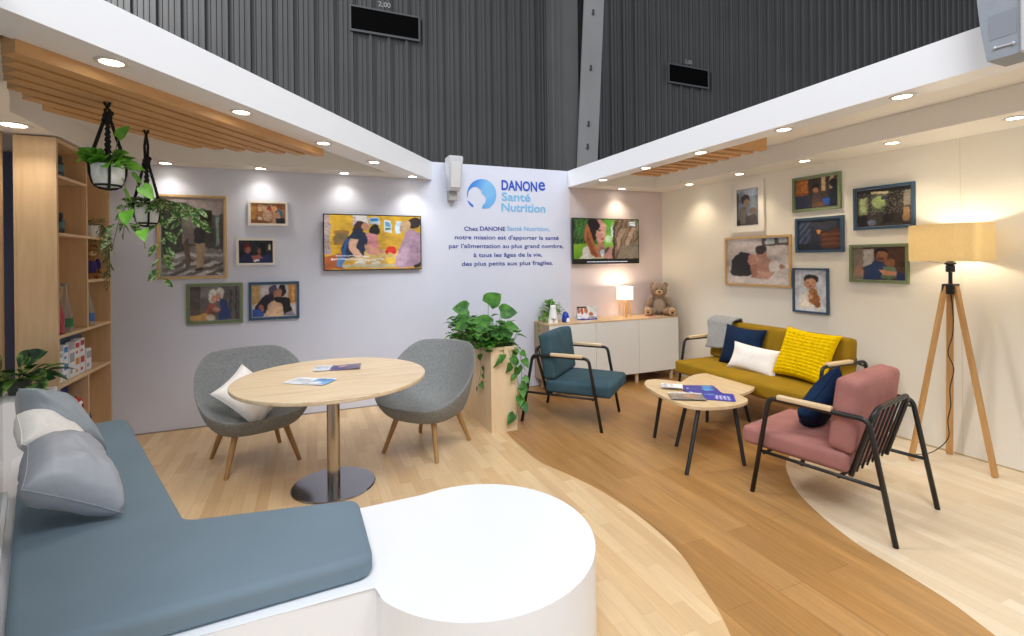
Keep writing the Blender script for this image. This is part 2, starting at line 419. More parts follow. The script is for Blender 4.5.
def photo_frame(label, kind, wall, a0, z1, a1, z0, A, bw=.014, matw=0, matcol='#e8e6e2', group='framed photographs on the long wall'):
    cx, cz = (a0+a1)/2, (z0+z1)/2; w, h = abs(a1-a0), z1-z0
    loc = (cx, -.002, cz) if wall == 'A' else (xw(cx)-.002, cx, cz)
    root = thing('photo_frame', label, 'picture frame', loc, 0 if wall == 'A' else R(-87.37), group)
    bm = B(); border(bm, w, h, bw, -.026, 0); obj('frame', bm, FR[kind], root)
    bm = B(); box(bm, -w/2+bw*.6, -.010, -h/2+bw*.6, w/2-bw*.6, -.001, h/2-bw*.6); bb_ = obj('backing_board', bm, mat('mount_'+matcol[1:], matcol, .7), root)
    iw, ih = w-2*bw-2*matw, h-2*bw-2*matw
    picture('photograph', A, iw, ih, picm, bb_, y=-.013)
    return root

# ------------------------------------------------------------------ text
def text_obj(name, s, x0, x1, z0, cap, m, parent=None, y=-.004, bold=.0, rot=None):
    c = bpy.data.curves.new(name, 'FONT'); c.body = s; c.size = 1; c.extrude = .0; c.offset = bold; c.resolution_u = 3
    t = bpy.data.objects.new('tmp_text', c); COL.objects.link(t)
    me = bpy.data.meshes.new_from_object(t.evaluated_get(bpy.context.evaluated_depsgraph_get()))
    bpy.data.objects.remove(t); bpy.data.curves.remove(c)
    xs = [v.co.x for v in me.vertices]; a, b = min(xs), max(xs)
    sx = (x1-x0)/(b-a); sy = cap/.729
    for v in me.vertices: v.co = Vector((x0+(v.co.x-a)*sx, y, z0+v.co.y*sy))
    me.materials.clear(); me.materials.append(m); me.name = name
    o = bpy.data.objects.new(name, me); COL.objects.link(o)
    if parent: o.parent = parent
    return o

# ================================================================== SETTING
def C2(x, y, z): return Vector((x, y, z))
# floor in three fields of wood
F_LIGHT = planks('maple_three_strip', '#e6c99e', '#d5b183', '#c8a374', .42, .075, -.1, .36, .10, .0006)
F_DARK = planks('warm_oak_planks', '#be915a', '#ad7f48', '#86603a', 1.25, .165, .1, .40, .24, .0010)
F_PALE = planks('pale_three_strip', '#ecdcc2', '#dcc6a6', '#cdb593', .55, .075, -.1, .36, .08, .0005)
def smooth_curve(P, n=6):
    P = [Vector(p).to_3d() for p in P]; out = []
    for i in range(len(P)-1):
        p0, p1, p2, p3 = P[max(i-1, 0)], P[i], P[i+1], P[min(i+2, len(P)-1)]
        for k in range(n):
            t = k/n; out.append(.5*((2*p1)+(p2-p0)*t+(2*p0-5*p1+4*p2-p3)*t*t+(3*p1-p0-3*p2+p3)*t**3))
    out.append(P[-1]); return [(p.x, p.y) for p in out]
c1 = smooth_curve([(-2.72, .05), (-2.78, -.6), (-2.85, -1.30), (-2.868, -1.65), (-2.855, -2.0), (-2.78, -2.24), (-2.69, -2.57), (-2.655, -2.95), (-2.68, -3.3), (-2.78, -3.61), (-2.88, -3.84), (-3.1, -4.2), (-3.5, -4.7), (-4.0, -6.0)])
c2 = smooth_curve([(.2, -2.62), (-.35, -2.58), (-.8, -2.62), (-1.15, -2.76), (-1.40, -2.985), (-1.545, -3.17), (-1.68, -3.43), (-1.765, -3.67), (-1.80, -3.88), (-1.84, -4.1), (-1.91, -4.29), (-2.1, -4.8), (-2.6, -6.0)])
def floor_piece(name, pts, m, z1=0):
    bm = B(); f = bm.faces.new([bm.verts.new((p[0], p[1], z1)) for p in pts]); f.normal_update()
    if f.normal.z < 0: f.normal_flip()
    r = bmesh.ops.extrude_face_region(bm, geom=[f]); 
    for v in r['geom']:
        if isinstance(v, bmesh.types.BMVert): v.co.z -= .04
    return struct(obj(name, bm, m))
floor_piece('floor', [(-8, .05), (-8, -6)] + c1[::-1], F_LIGHT)
floor_piece('floor', c1 + [(-2.6, -6)] + c2[::-1][1:] + [(.2, .05)], F_DARK)
floor_piece('floor', c2 + [(.9, -6.0), (.9, -2.62)], F_PALE)

def sbox(name, x0, y0, z0, x1, y1, z1, m, bev=0):
    bm = B(); box(bm, x0, y0, z0, x1, y1, z1, bev); return struct(obj(name, bm, m))
XB = .10
sbox('wall_back', -7.2, 0, 0, -1.43, .08, 2.655, wall_w)
sbox('wall_back', -1.429, .012, 0, XB+.2, .08, 2.655, wall_p)
def xw(y): return .02-.046*y
bm = B(); prism(bm, [(xw(.011), .011), (xw(-6), -6), (xw(-6)+.1, -6), (xw(-6)+.1, .011)], 0, 2.655); struct(obj('wall_right', bm, wall_c))
for k, (y, z0) in enumerate(((-3.24, 0), (-2.22, 0))):
    bm = B(); prism(bm, [(xw(y)-.0002, y-.0012), (xw(y)-.0012, y-.0012), (xw(y)-.0012, y+.0012), (xw(y)-.0002, y+.0012)], z0, 2.44); struct(obj('trim_%d' % (k+1), bm, mat('panel_joint%d' % k, '#d3cab8' if k == 0 else '#e2dccf', .7)))
sbox('baseboard_back', -6.1, -.004, 0, -1.45, -.0005, .012, mat('joint_grey', '#9a928c', .7))
bm = B(); prism(bm, [(xw(-.42)-.004, -.42), (xw(-5.9)-.004, -5.9), (xw(-5.9)-.0013, -5.9), (xw(-.42)-.0013, -.42)], 0, .012); struct(obj('baseboard_right', bm, mat('joint_beige', '#c2ab86', .7)))
# left side: birch wall panel beyond the glass and the navy strip behind the gap
sbox('wall_left', -8.2, -1.05, 0, -6.375, -1.0, 2.44, birch)
sbox('wall_left', -7.4, -.30, 0, -6.33, -.26, 2.44, mat('navy_panel', '#5a6690', .6))
# hall shell
hallm = mat('hall_cladding', '#434343', .5, var=.12, scale=.6)
bm = B()
ribs = []; x = -22
prof = [(-22, 7)]
while x < 62:
    for dx, dy in ((.02, -.07), (.085, -.07), (.105, 0), (.16, 0), (.17, -.018), (.185, -.018), (.195, 0), (.27, 0), (.28, -.018), (.295, -.018), (.305, 0), (.372, 0), (.382, -.018), (.397, -.018), (.407, 0), (.44, 0)):
        prof.append((x+dx, 7+dy))
    x += .44
vb = [[bm.verts.new((p[0], p[1], z)) for p in prof] for z in (0, 19)]
for i in range(len(prof)-1): bm.faces.new((vb[0][i], vb[0][i+1], vb[1][i+1], vb[1][i]))
struct(obj('wall_hall', bm, hallm))
sbox('floor_hall', -24, .1, -.06, 32, 12, -.02, mat('hall_floor', '#5a5a5c', .8))
# vents in the cladding, each with a small painted number above
for x0, x1, zl, lab in ((-3.48, -1.85, 7.16, 'dark vent opening in the hall cladding, the left and larger-looking one'), (6.13, 7.73, 7.16, 'dark vent opening in the hall cladding, right of the steel column')):
    t = thing('wall_vent', lab, 'vent', ((x0+x1)/2, 6.9, zl), 0, 'vent openings high in the hall wall')
    w_ = x1-x0; bm = B()
    for a in ((-w_/2-.03, 0, -.05, w_/2+.03, .05, 0), (-w_/2-.03, 0, .54, w_/2+.03, .05, .58), (-w_/2-.03, 0, 0, -w_/2, .05, .54), (w_/2, 0, 0, w_/2+.03, .05, .54)): box(bm, a[0], a[1]-.02, a[2], a[3], a[4], a[5])
    obj('surround', bm, mat('vent_edge', '#4e4e50', .6), t)
    bm = B(); box(bm, -w_/2, 0, 0, w_/2, .03, .54)
    for k in range(9): box(bm, -w_/2, -.01, .03+k*.058, w_/2, 0, .045+k*.058)
    obj('grille', bm, mat('vent_black', '#030303', .95, spec=.1), t)
    text_obj('number_marking', '2,00', -.17, .12, .66, .13, mat('stencil', '#9a9a9a', .7), t, y=-.02)
# steel column of the hall
t = thing('steel_column', 'grey steel hall column standing before the corrugated cladding', 'column', (2.56, 6.6, 0))
bm = B(); box(bm, -.78, -.02, -.02, -.52, .22, 13); box(bm, -.52, .02, -.02, .08, .06, 13); box(bm, -.80, -.08, -.02, -.74, .26, 13)
obj('column_profile', bm, mat('steel_dark', '#565656', .6, var=.08, scale=1), t)
bm = B(); v = box(bm, -.02, -.1, 3.9, .62, -.04, 13)
for q in v: q.co.x += (q.co.z-4.4)*.060
obj('cover_plate', bm, mat('steel_light', '#8c8c8c', .55, var=.06, scale=1), t)
for z in (4.65, 5.3, 6.9, 8.5):
    bm = B(); xo = .25+(z-4.4)*.060; box(bm, xo, -.125, z, xo+.05, -.1, z+.16); box(bm, xo-.02, -.125, z, xo, -.1, z+.05); obj('bolt_mark', bm, mat('mark_dark', '#3a3a3a', .7), t)

# canopies ---------------------------------------------------------
ZS, ZT = 2.45, 2.655
Fd = Vector((.5892, .808)); Fn = Vector((-.808, .5892)); F0 = Vector((-3.19, .0))
def fl(t, off): p = F0-Fd*t+Fn*off; return (p.x, p.y)
LEN = 6.2; INN = .255
bm = B(); e = fl(0, 0); 
prism(bm, [fl(0, 0), fl(LEN, 0), fl(LEN, INN), (fl(INN*.589/.808, INN)[0], -.001)], ZS, ZT)
struct(obj('trim_5', bm, lam_w))
# painted underside strip and recess of the left canopy
glx = lambda y: -5.83+(y+2.2)*(-.4077)
innerA = fl(0, INN)
pinner = [F0-Fd*t+Fn*INN for t in (0, 1)]
def on_inner(y): t = (F0.y+Fn.y*INN-y)/Fd.y; p = F0-Fd*t+Fn*INN; return (p.x, p.y)
ia = on_inner(-.28); ib = on_inner(-2.93)
sbt = [('wall', [(ia[0]+.2, -.001), (-7.2, -.001), (-7.2, -.28), ia]), ('left', [(-6.08, -.281), (-7.2, -.281), (-7.2, -4.6), (-5.3, -4.6), (-5.3, -3.45), ib, (-5.60, -2.78), (-5.95, -1.9), (-6.08, -1.6)])]
for k, (n_, p) in enumerate(sbt):
    bm = B(); prism(bm, p, ZS+.001, ZT-.03); struct(obj('trim_%d' % (6+k), bm, lam_s))
bm = B(); prism(bm, [fl(.4, INN+.001), (-3.6, -.0005), (-7.2, -.0005), (-7.2, -4.6), fl(5.0, INN+.001)], ZT-.029, ZT-.002); struct(obj('ceiling', bm, lam_s))
# right canopy
sbox('trim_8', -1.46, -6, ZS, -1.285, 0, ZT, lam_w)
sbox('trim_9', -1.285, -.27, ZS+.001, xw(0)-.001, -.0005, ZT-.03, lam_s)
bm = B(); prism(bm, [(-.33, -4.1), (xw(-4.1)-.001, -4.1), (xw(-.27)-.001, -.271), (-.33, -.271)], ZS+.001, ZT-.03); struct(obj('trim_10', bm, lam_s))
sbox('trim_11', -1.285, -6, ZS+.001, xw(-4.2)-.001, -4.101, ZT-.03, lam_s)
sbox('ceiling', -1.284, -6, ZT-.029, XB+.2, -.0005, ZT-.002, lam_s)
# slats ------------------------------------------------------------
t = thing('slatted_baffle', 'long row of pine slats under the left canopy with two plants hanging from it', 'ceiling slats', (0, 0, 2.0))
cm = {}
for k in range(7):
    off = INN+.022+k*.112
    def pt(tt, off=off): p = F0-Fd*tt+Fn*off; return p
    # right end on y=-.97, left end on the skewed line through the glass
    t0 = (F0.y+Fn.y*off+1.17)/Fd.y
    tt = t0
    while tt < 6:
        p = pt(tt); lim = max(-5.545-(p.y+2.85)*.40, -5.775)
        if p.x < lim: break
        tt += .01
    a, b_ = pt(t0), pt(tt); d = Fn*.040
    bm = B(); prism(bm, [(a.x+d.x, a.y+d.y), (a.x-d.x, a.y-d.y), (b_.x-d.x, b_.y-d.y), (b_.x+d.x, b_.y+d.y)], .395, .54)
    obj('slat', bm, slatw, t)
t = thing('slatted_baffle', 'short row of pine slats under the right canopy near the corner', 'ceiling slats', (0, 0, 2.0))
for k in range(11):
    y = -1.08-k*.132; bm = B(); box(bm, -1.284, y-.032, .445, -.92, y+.032, .60); obj('slat', bm, slatw, t)
# downlights -------------------------------------------------------
lens = emis('downlight_lens', '#fff3de', 14)
ringm = mat('downlight_ring', '#d8d4cc', .35)
def downlight(x, y, label, pw, col, g, blend=.9, ang=112, sc=1):
    t = thing('downlight', label, 'ceiling light', (x, y, ZS), 0, g); t.scale = (sc, sc, 1)
    bm = B(); lathe(bm, [(.043, -.001), (.046, -.006), (.060, -.005), (.064, .0), (.062, .004)], 28); obj('ring', bm, ringm, t, True)
    bm = B(); lathe(bm, [(0, -.002), (.044, -.002), (.044, .003), (0, .003)], 28); obj('lens', bm, lens, t)
    l = bpy.data.lights.new('downlight_beam', 'SPOT'); l.energy = pw; l.color = col; l.spot_size = R(ang); l.spot_blend = blend; l.shadow_soft_size = .04
    o = bpy.data.objects.new('downlight_beam', l); COL.objects.link(o); o.parent = t; o.location = (0, 0, -.02)
WN, WW = (1, .93, .82), (1, .84, .60)
names = ['nearest the camera', 'second from the camera', 'third from the camera', 'fourth from the camera', 'closest to the back wall']
for k, (x, y) in enumerate([(-5.273, -2.674), (-4.833, -2.057), (-4.36, -1.41), (-3.915, -.806), (-3.44, -.17)]):
    downlight(x, y, 'round downlight under the left fascia, %s' % names[k], 11, WN, 'downlights of the left canopy')
for k, (x, lab) in enumerate([(-5.65, 'over the large framed print'), (-4.89, 'between the small white frames and the screen'), (-4.13, 'over the left screen')]):
    downlight(x, -.14, 'round downlight washing the lavender wall %s' % lab, 7.5, WN, 'downlights of the left canopy', 1, 130)
downlight(-6.212, -1.25, 'round downlight in the soffit above the birch bookcase', 10, WN, 'downlights of the left canopy', sc=1.5)
for k, (y, lab) in enumerate([(-3.679, 'nearest the large speaker'), (-2.937, 'second from the large speaker'), (-2.15, 'in the middle of the row'), (-1.414, 'next to the start of the slats'), (-.649, 'closest to the logo panel')]):
    downlight(-1.365, y, 'round downlight under the right fascia, %s' % lab, 9, WW, 'downlights of the right canopy')
downlight(-.734, -.13, 'round downlight above the right screen on the blush wall', 16, WW, 'downlights of the right canopy')
for k, (y, lab) in enumerate([(-.72, 'first after the corner'), (-1.467, 'above the white framed photograph'), (-2.215, 'above the upper green frame'), (-2.956, 'above the slate framed train photograph'), (-3.69, 'above the tripod lamp')]):
    downlight(-.165, y, 'round downlight washing the cream wall, %s' % lab, 15, WW, 'downlights of the right canopy')

# ================================================================== SCREENS
TV1 = paint(170, 96, '#d9a62a', [
 ('g', 0, 0, 1, .6, '#dcae2e', '#e0b03a'), ('r', 0, .0, .055, 1, '#c9c2bc'), ('n', 0, .0, .055, .9, '#8a5a5a', .5), ('r', .28, 0, .44, .2, '#e6e2da'), ('n', .28, .02, .32, .2, '#b0562c', .5),
 ('p', [(.09, .28), (.23, .27), (.23, .54), (.10, .57)], '#a87c2c'), ('p', [(.11, .32), (.22, .31), (.22, .50), (.115, .53)], '#8a7248'),
 ('p', [(.45, .02), (.55, .03), (.55, .17), (.45, .15)], '#cfe0ec'), ('p', [(.46, .04), (.54, .05), (.54, .11), (.46, .10)], '#3f8fd0'),
 ('p', [(.60, .08), (.68, .10), (.68, .31), (.60, .29)], '#e8f0f2'), ('p', [(.61, .12), (.67, .13), (.67, .22), (.61, .21)], '#6aa4cc'), ('r', .73, .11, .78, .34, '#cfe6f4'), ('r', .61, .23, .67, .27, '#5c8c70'),
 ('r', 0, .72, 1, 1, '#dca83c'), ('p', [(.0, .78), (.15, .70), (.2, 1), (0, 1)], '#b4602a'), ('p', [(.25, .66), (.78, .64), (.76, .80), (.25, .84)], '#e6c27a'),
 # person in pink and dark curls
 ('e', .50, .27, .055, .11, '#1f1916'), ('p', [(.42, .34), (.53, .36), (.55, .62), (.52, .74), (.44, .7)], '#d88f92'),
 # person in navy
 ('e', .36, .19, .055, .10, '#4a2a20'), ('e', .31, .26, .025, .06, '#4a2a20'), ('e', .41, .20, .03, .07, '#d49a7c'),
 ('p', [(.27, .30), (.35, .24), (.42, .34), (.43, .55), (.38, .78), (.16, .80), (.17, .62), (.22, .42)], '#22304a'), ('p', [(.16, .80), (.22, .42), (.25, .46), (.2, .8)], '#2c5ca0'),
 ('p', [(.25, .44), (.33, .46), (.32, .6), (.38, .78), (.30, .80), (.25, .62)], '#e2b296'), ('p', [(.40, .52), (.46, .54), (.62, .68), (.60, .73), (.42, .66)], '#dda285'),
 ('e', .67, .65, .035, .06, '#e6301c'), ('e', .71, .66, .03, .07, '#e03420'), ('e', .64, .69, .02, .04, '#d8281c'),
 ('r', .3, .80, .78, .9, '#ddb462'), ('e', .36, .90, .06, .07, '#e9e4da'), ('e', .52, .90, .05, .06, '#e6dcc4'), ('e', .44, .93, .04, .05, '#c97b34'), ('e', .68, .84, .07, .05, '#e8c04a'), ('r', .18, .90, .72, .97, '#cdbf9a'), ('p', [(.12, .76), (.2, .8), (.18, .98), (.13, .95)], '#5a8abc'),
 # grey haired person in mauve
 ('e', .93, .12, .07, .11, '#3a2a24'), ('e', .84, .20, .06, .11, '#d8b488'), ('e', .80, .24, .022, .05, '#b49a90'), ('p', [(.84, .30), (.92, .24), (1, .36), (1, .96), (.76, .97), (.72, .92), (.76, .62)], '#b897ac'),
 ('p', [(.84, .50), (.9, .46), (.84, .92), (.72, .94), (.76, .7)], '#c6a6b8'), ('p', [(.92, .95), (1, .88), (1, 1), (.94, 1)], '#2e2a30'),
 ] + [('r', .10+.021*i, .745, .10+.021*i+.014, .765, '#f4f4f0') for i in range(17)] + [('r', .06+.021*i, .805, .06+.021*i+.015, .828, '#f4f4f0') for i in range(26)], soft=2, seed=3, tex=.12)
TV2 = paint(130, 66, '#3c6a24', [
 ('r', 0, 0, .25, .7, '#1e3c18'), ('v', 0, 0, .25, .68, '#38602a', 34, 6), ('g', 0, .62, .45, 1, '#7ca02c', '#5f8c20'), ('n', .03, 0, .22, .5, '#5e8a44', .25), ('g', .45, 0, .66, .9, '#5c9a30', '#a2c05c'), ('e', .52, .5, .06, .09, '#b9cfa0'), ('e', .60, .12, .05, .1, '#7ab848'),
 ('p', [(.10, 1), (.14, .72), (.22, .64), (.36, .8), (.44, 1)], '#c9bfb0'),
 ('e', .28, .26, .10, .30, '#2a1e20'), ('p', [(.19, .1), (.24, .3), (.42, .98), (.30, .99), (.20, .66), (.15, .4)], '#a8653c'), ('p', [(.2, .3), (.3, .7), (.36, .98), (.31, .98), (.2, .6)], '#8a4c30'),
 ('e', .40, .30, .085, .30, '#c48c78', -6), ('e', .43, .22, .06, .14, '#d09c88'), ('e', .375, .28, .03, .02, '#5a3830'), ('e', .44, .50, .035, .03, '#a8444a'), ('e', .46, .37, .018, .05, '#dcac98'), ('e', .30, .14, .09, .16, '#241a1e'),
 ('p', [(.36, .56), (.44, .62), (.46, .9), (.34, .9)], '#b07a64'), ('p', [(.42, .99), (.48, .72), (.62, .66), (.66, .99)], '#c08a78'), ('e', .42, .86, .03, .1, '#c4ccd0'), ('p', [(.44, .78), (.52, .68), (.56, .74), (.46, .88)], '#6c5040'),
 ('e', .585, .3, .012, .16, '#d8e0e8'), ('p', [(.62, .05), (.68, 0), (.95, 0), (1, .3), (1, 1), (.58, 1), (.60, .4)], '#6e5644'), ('v', .6, 0, 1, 1, '#94785c', 26, 5), ('v', .66, .2, .96, 1, '#b49478', 13, 3), ('p', [(.58, 1), (.60, .4), (.62, .05), (.64, .05), (.63, .5), (.62, 1)], '#4c3c30'),
 ('p', [(.66, 1), (.7, .7), (.98, .6), (1, 1)], '#8c7a66'), ('r', .86, .07, .95, .10, '#dfe8ee'), ('r', .855, .12, .95, .16, '#e8eef2'),
 ], soft=2, seed=5, tex=.14)
def screen(label, x0, x1, z0, z1, A, chin):
    cx, cz = (x0+x1)/2, (z0+z1)/2; w_, h_ = x1-x0, z1-z0
    t = thing('wall_screen', label, 'television', (cx, 0, cz), 0)
    bm = B(); box(bm, -w_/2, -.06, -h_/2, w_/2, -.022, h_/2, .003); obj('housing', bm, blackp, t)
    bm = B(); box(bm, -.22, -.022, -.16, .22, -.001, .16); obj('wall_mount', bm, black, t)
    return picture('display', A, w_-.022, h_-.022-chin, scrm, t, y=-.0612, cz=chin/2)
screen('left wall screen showing three people around a table in a yellow room', -4.335, -3.33, 1.455, 2.04, TV1, 0)
s2 = screen('right wall screen showing a smiling dark-haired woman outdoors', -1.428, -.42, 1.483, 2.066, TV2, .055)
bm = B()
for k in range(30): box(bm, -.30+k*.0205, -.0615, -.268, -.30+k*.0205+.015, -.061, -.260)
obj('subtitle_line', bm, emis('subtitle_white', '#c8d4f0', .7), s2)

# ================================================================== LOGO PANEL WRITING
blue_d = mat('ink_royal_blue', '#1d4fc0', .6); blue_l = mat('ink_sky_blue', '#7cbbe6', .6); ink = mat('ink_indigo', '#2b3a93', .6)
def px(x): return -1.424-(569.8-x)*.01303   # replaced by measured table below
_tab = [(462, -2.839), (570, -1.424)]
def wx(x, y=195):   # pixel column on the back wall -> metres (measured from the photograph)
    xc = (x-512)/485; yc = -(y-259.6)/485; th = R(22.7); c_, s_ = math.cos(.0107), math.sin(.0107)
    X_, Y_, Z_ = xc*c_+yc*s_, 1.0, -xc*s_+yc*c_
    r = (X_*math.cos(th)+Y_*math.sin(th), -X_*math.sin(th)+Y_*math.cos(th), Z_); k = 5.350/r[1]
    return CAM.x+r[0]*k, CAM.z+r[2]*k
def ztxt(x, y): return wx(x, y)[1]
g1 = thing('brand_lettering', 'blue and sky-blue three-line brand name on the logo panel', 'lettering', (0, 0, 0))
S3 = 813/230
def line(s, xa, xb, yb, cap_px, m, par, bold=.0, name='text_line'):
    Xa, Xb, Yb = 430+xa/S3, 430+xb/S3, 160+yb/S3
    x0, z = wx(Xa, Yb); x1, _ = wx(Xb, Yb); zc = wx((Xa+Xb)/2, Yb-cap_px/S3)[1]-wx((Xa+Xb)/2, Yb)[1]
    zm = wx((Xa+Xb)/2, Yb)[1]
    return text_obj(name, s, x0, x1, zm, zc, m, par, bold=bold)
line('DANON', 253, 379, 108, 35, blue_d, g1, .03, 'company_name'); line('e', 383, 407, 107, 46, blue_d, g1, .016, 'company_name')
line('Santé', 253, 356, 145, 30, blue_l, g1, .024, 'division_name')
line('Nutrition', 253, 408, 183, 30, blue_l, g1, .024, 'division_name')
g2 = thing('slogan_lettering', 'five centred lines of indigo French mission text on the logo panel', 'lettering', (0, 0, 0))
line('Chez', 121, 170, 250, 15, ink, g2, .012); line('DANONE', 177, 266, 250, 15, ink, g2, .02); line('Santé Nutrition,', 272, 424, 250, 15, blue_l, g2, .02)
line("notre mission est d'apporter la santé", 88, 455, 281, 15, ink, g2, .012)
line("par l'alimentation au plus grand nombre,", 67, 472, 311, 15, ink, g2, .012)
line('à tous les âges de la vie,', 154, 397, 342, 15, ink, g2, .012)
line('des plus petits aux plus fragiles.', 112, 435, 372, 15, ink, g2, .012)
# crescent emblem: polygon in units of the photograph crop, coloured from dark to pale blue
em = thing('round_emblem', 'round watercolour-blue crescent emblem beside the brand name', 'emblem', (0, 0, 0))
def E2(x, y): a = wx(380+x/6.36, 140+y/6.36); return (a[0], a[1])
outer = []
for k in range(41):
    a = R(195-k*(195+62)/40); outer.append((647+93*math.cos(a), 347-99*math.sin(a)))
inner = [(648, 436), (655, 412), (668, 402), (672, 385), (674, 368), (662, 352), (645, 338), (650, 328), (640, 318), (622, 302), (604, 296), (586, 302), (570, 316), (560, 334)]
me_v = [E2(*p) for p in outer]; bm = B(); cl = bm.verts.layers.float_color.new('Col')
no, ni = len(outer), len(inner)
def colat(p):
    t_ = min(1, max(0, (p[0]-552)/190)); s_ = abs(p[1]-330)/110
    a, b_ = np.array(lin('#2f7fdc')[:3]), np.array(lin('#8fd0f4')[:3]); m_ = 1-abs(t_-.75)*1.5; m_ = max(0, min(1, m_-.35*s_))
    return tuple(a*(1-m_)+b_*m_)+(1,)
inn_r = inner[::-1]  # from left tip to bottom
VO = [];VI = []
for k, p in enumerate(outer):
    e_ = E2(*p); v = bm.verts.new((e_[0], -.004, e_[1])); v[cl] = colat(p); VO.append(v)
for k in range(no):
    f_ = k/(no-1)*(ni-1); i = min(int(f_), ni-2); q = f_-i; p = (inn_r[i][0]*(1-q)+inn_r[i+1][0]*q, inn_r[i][1]*(1-q)+inn_r[i+1][1]*q)
    e_ = E2(*p); v = bm.verts.new((e_[0], -.004, e_[1])); v[cl] = colat(p); VI.append(v)
for k in range(no-1):
    try: bm.faces.new((VO[k], VO[k+1], VI[k+1], VI[k]))
    except ValueError: pass
obj('crescent', bm, picm, em)
bm = B(); cl = bm.verts.layers.float_color.new('Col'); tail = [(555, 384), (562, 398), (574, 416), (590, 427), (596, 422), (592, 412), (578, 402), (566, 390)]
vv = []
for p in tail:
    e_ = E2(*p); v = bm.verts.new((e_[0], -.004, e_[1])); v[cl] = lin('#2c6fd0'); vv.append(v)
bm.faces.new(vv); obj('crescent_tail', bm, picm, em)

# ================================================================== SPEAKERS
t = thing('wall_speaker', 'small white wedge loudspeaker on a bracket left of the round emblem', 'speaker', (-2.975, 0, 2.32))
bm = B(); r_ = [(-.083, -.235), (.083, -.235), (.083, -.06), (-.083, -.06)]
vb = [bm.verts.new((x*.80, y if y > -.1 else y+.06, 0)) for x, y in r_]; vt = [bm.verts.new((x, y, .375)) for x, y in r_]
bm.faces.new(vb[::-1]); bm.faces.new(vt)
for i in range(4): bm.faces.new((vb[i], vb[(i+1) % 4], vt[(i+1) % 4], vt[i]))
bmesh.ops.bevel(bm, geom=bm.edges[:], offset=.010, segments=3, affect='EDGES'); obj('cabinet', bm, spk, t, True, 40)
bm = B(); v = box(bm, -.055, -.242, .03, .055, -.228, .30, .004)
for q in v: q.co.y += (.30-q.co.z)*.16
obj('grille', bm, mat('speaker_mesh', '#d2d3d4', .7), t)
bm = B(); box(bm, -.045, -.10, -.10, .045, -.001, .0, .006); box(bm, -.015, -.06, .0, .015, -.001, .2); obj('bracket', bm, mat('bracket_grey', '#a5a5a2', .5), t)
# large speaker on the right fascia
t = thing('fascia_speaker', 'large grey-white curved loudspeaker mounted on the right fascia', 'speaker', (-1.462, -4.25, 2.475))
prf = []   # outline of the grille body (y, z), bulging edge away from the camera
for k in range(15):
    q = k/14; prf.append((.092+.040*(1-(1-min(q, .6)/.6)**2)*1.0, -.05+q*.80))
bm = B(); vs0 = []
for xx_ in (-.002, -.158):
    vs0.append([bm.verts.new((xx_, y, z)) for y, z in prf]+[bm.verts.new((xx_, -.02, z)) for y, z in prf[::-1]])
n = len(vs0[0]); bm.faces.new(vs0[0]); bm.faces.new(vs0[1][::-1])
for i in range(n): bm.faces.new((vs0[0][i], vs0[1][i], vs0[1][(i+1) % n], vs0[0][(i+1) % n]))
obj('grille_body', bm, spkg, t)
bm = B(); prism(bm, rounded([(-.002, -.021), (-.178, -.021), (-.15, -.20), (-.002, -.26)], [0, .02, .06, 0]), -.05, .76); obj('side_shell', bm, spk, t, True, 40)
bm = B(); tube(bm, [(-.162, .0, -.003), (-.162, .062, .0)], .004, 6); ball(bm, (-.162, .0, -.003), .0075, seg=8); ball(bm, (-.162, .062, .0), .0075, seg=8); obj('badge_bar', bm, mat('badge', '#c2c6cc', .4), t)
bm = B(); box(bm, -.1595, -.01, .04, -.158, .085, .15); obj('label_plate', bm, mat('plate_grey', '#868d98', .6), t)

# ================================================================== FRAMED PHOTOGRAPHS
big = paint(60, 84, '#5c5550', [('g', 0, 0, 1, .2, '#b4a8a6', '#a89e9c'), ('p', [(0, 0), (.4, .06), (.42, .75), (0, 1)], '#3c3a38'), ('n', .05, .15, .45, .8, '#5a6650', .3), ('p', [(.3, .06), (.55, .1), (.55, .6), (.35, .6)], '#8d8380'), ('r', .62, .14, .82, .34, '#3a2f2a'), ('r', .66, .18, .8, .33, '#2c2622'), ('r', .86, .2, .94, .62, '#5e6c66'), ('r', .88, .22, .93, .6, '#90a09a'), ('p', [(0, .78), (.5, .62), (1, .66), (1, 1), (0, 1)], '#8f8a88'), ('v', .1, .72, 1, 1, '#c6c2c2', 0, 17), ('v', .0, .8, 1, 1, '#6a6462', 6, 22),
 ('e', .62, .34, .05, .05, '#5b4438'), ('e', .76, .33, .05, .05, '#4b3c34'), ('p', [(.53, .40), (.68, .37), (.72, .58), (.54, .60)], '#3e3c40'), ('p', [(.7, .36), (.84, .38), (.84, .58), (.7, .58)], '#55504e'), ('p', [(.54, .58), (.70, .58), (.66, .9), (.56, .9)], '#b29c80'), ('e', .6, .92, .06, .02, '#3a2e26'), ('p', [(.36, .56), (.44, .52), (.46, .88), (.38, .9)], '#6d5b4a')], seed=2)
f_w1 = paint(44, 28, '#a9764e', [('r', 0, 0, .16, 1, '#b98850'), ('r', .2, .06, .62, .4, '#d8b694'), ('r', .72, .1, .95, .3, '#8c5c40'), ('e', .52, .28, .07, .16, '#a34a30'), ('e', .68, .3, .08, .2, '#d9a070'), ('e', .47, .62, .14, .28, '#cfae96'), ('e', .8, .55, .13, .26, '#44707c'), ('p', [(.62, .5), (.8, .4), (.92, 1), (.6, 1)], '#b98e78'), ('r', .72, .72, .98, 1, '#20262e'), ('e', .25, .8, .06, .12, '#f0e8d8'), ('p', [(0, .8), (.5, .85), (.5, 1), (0, 1)], '#8c5830')], seed=3)
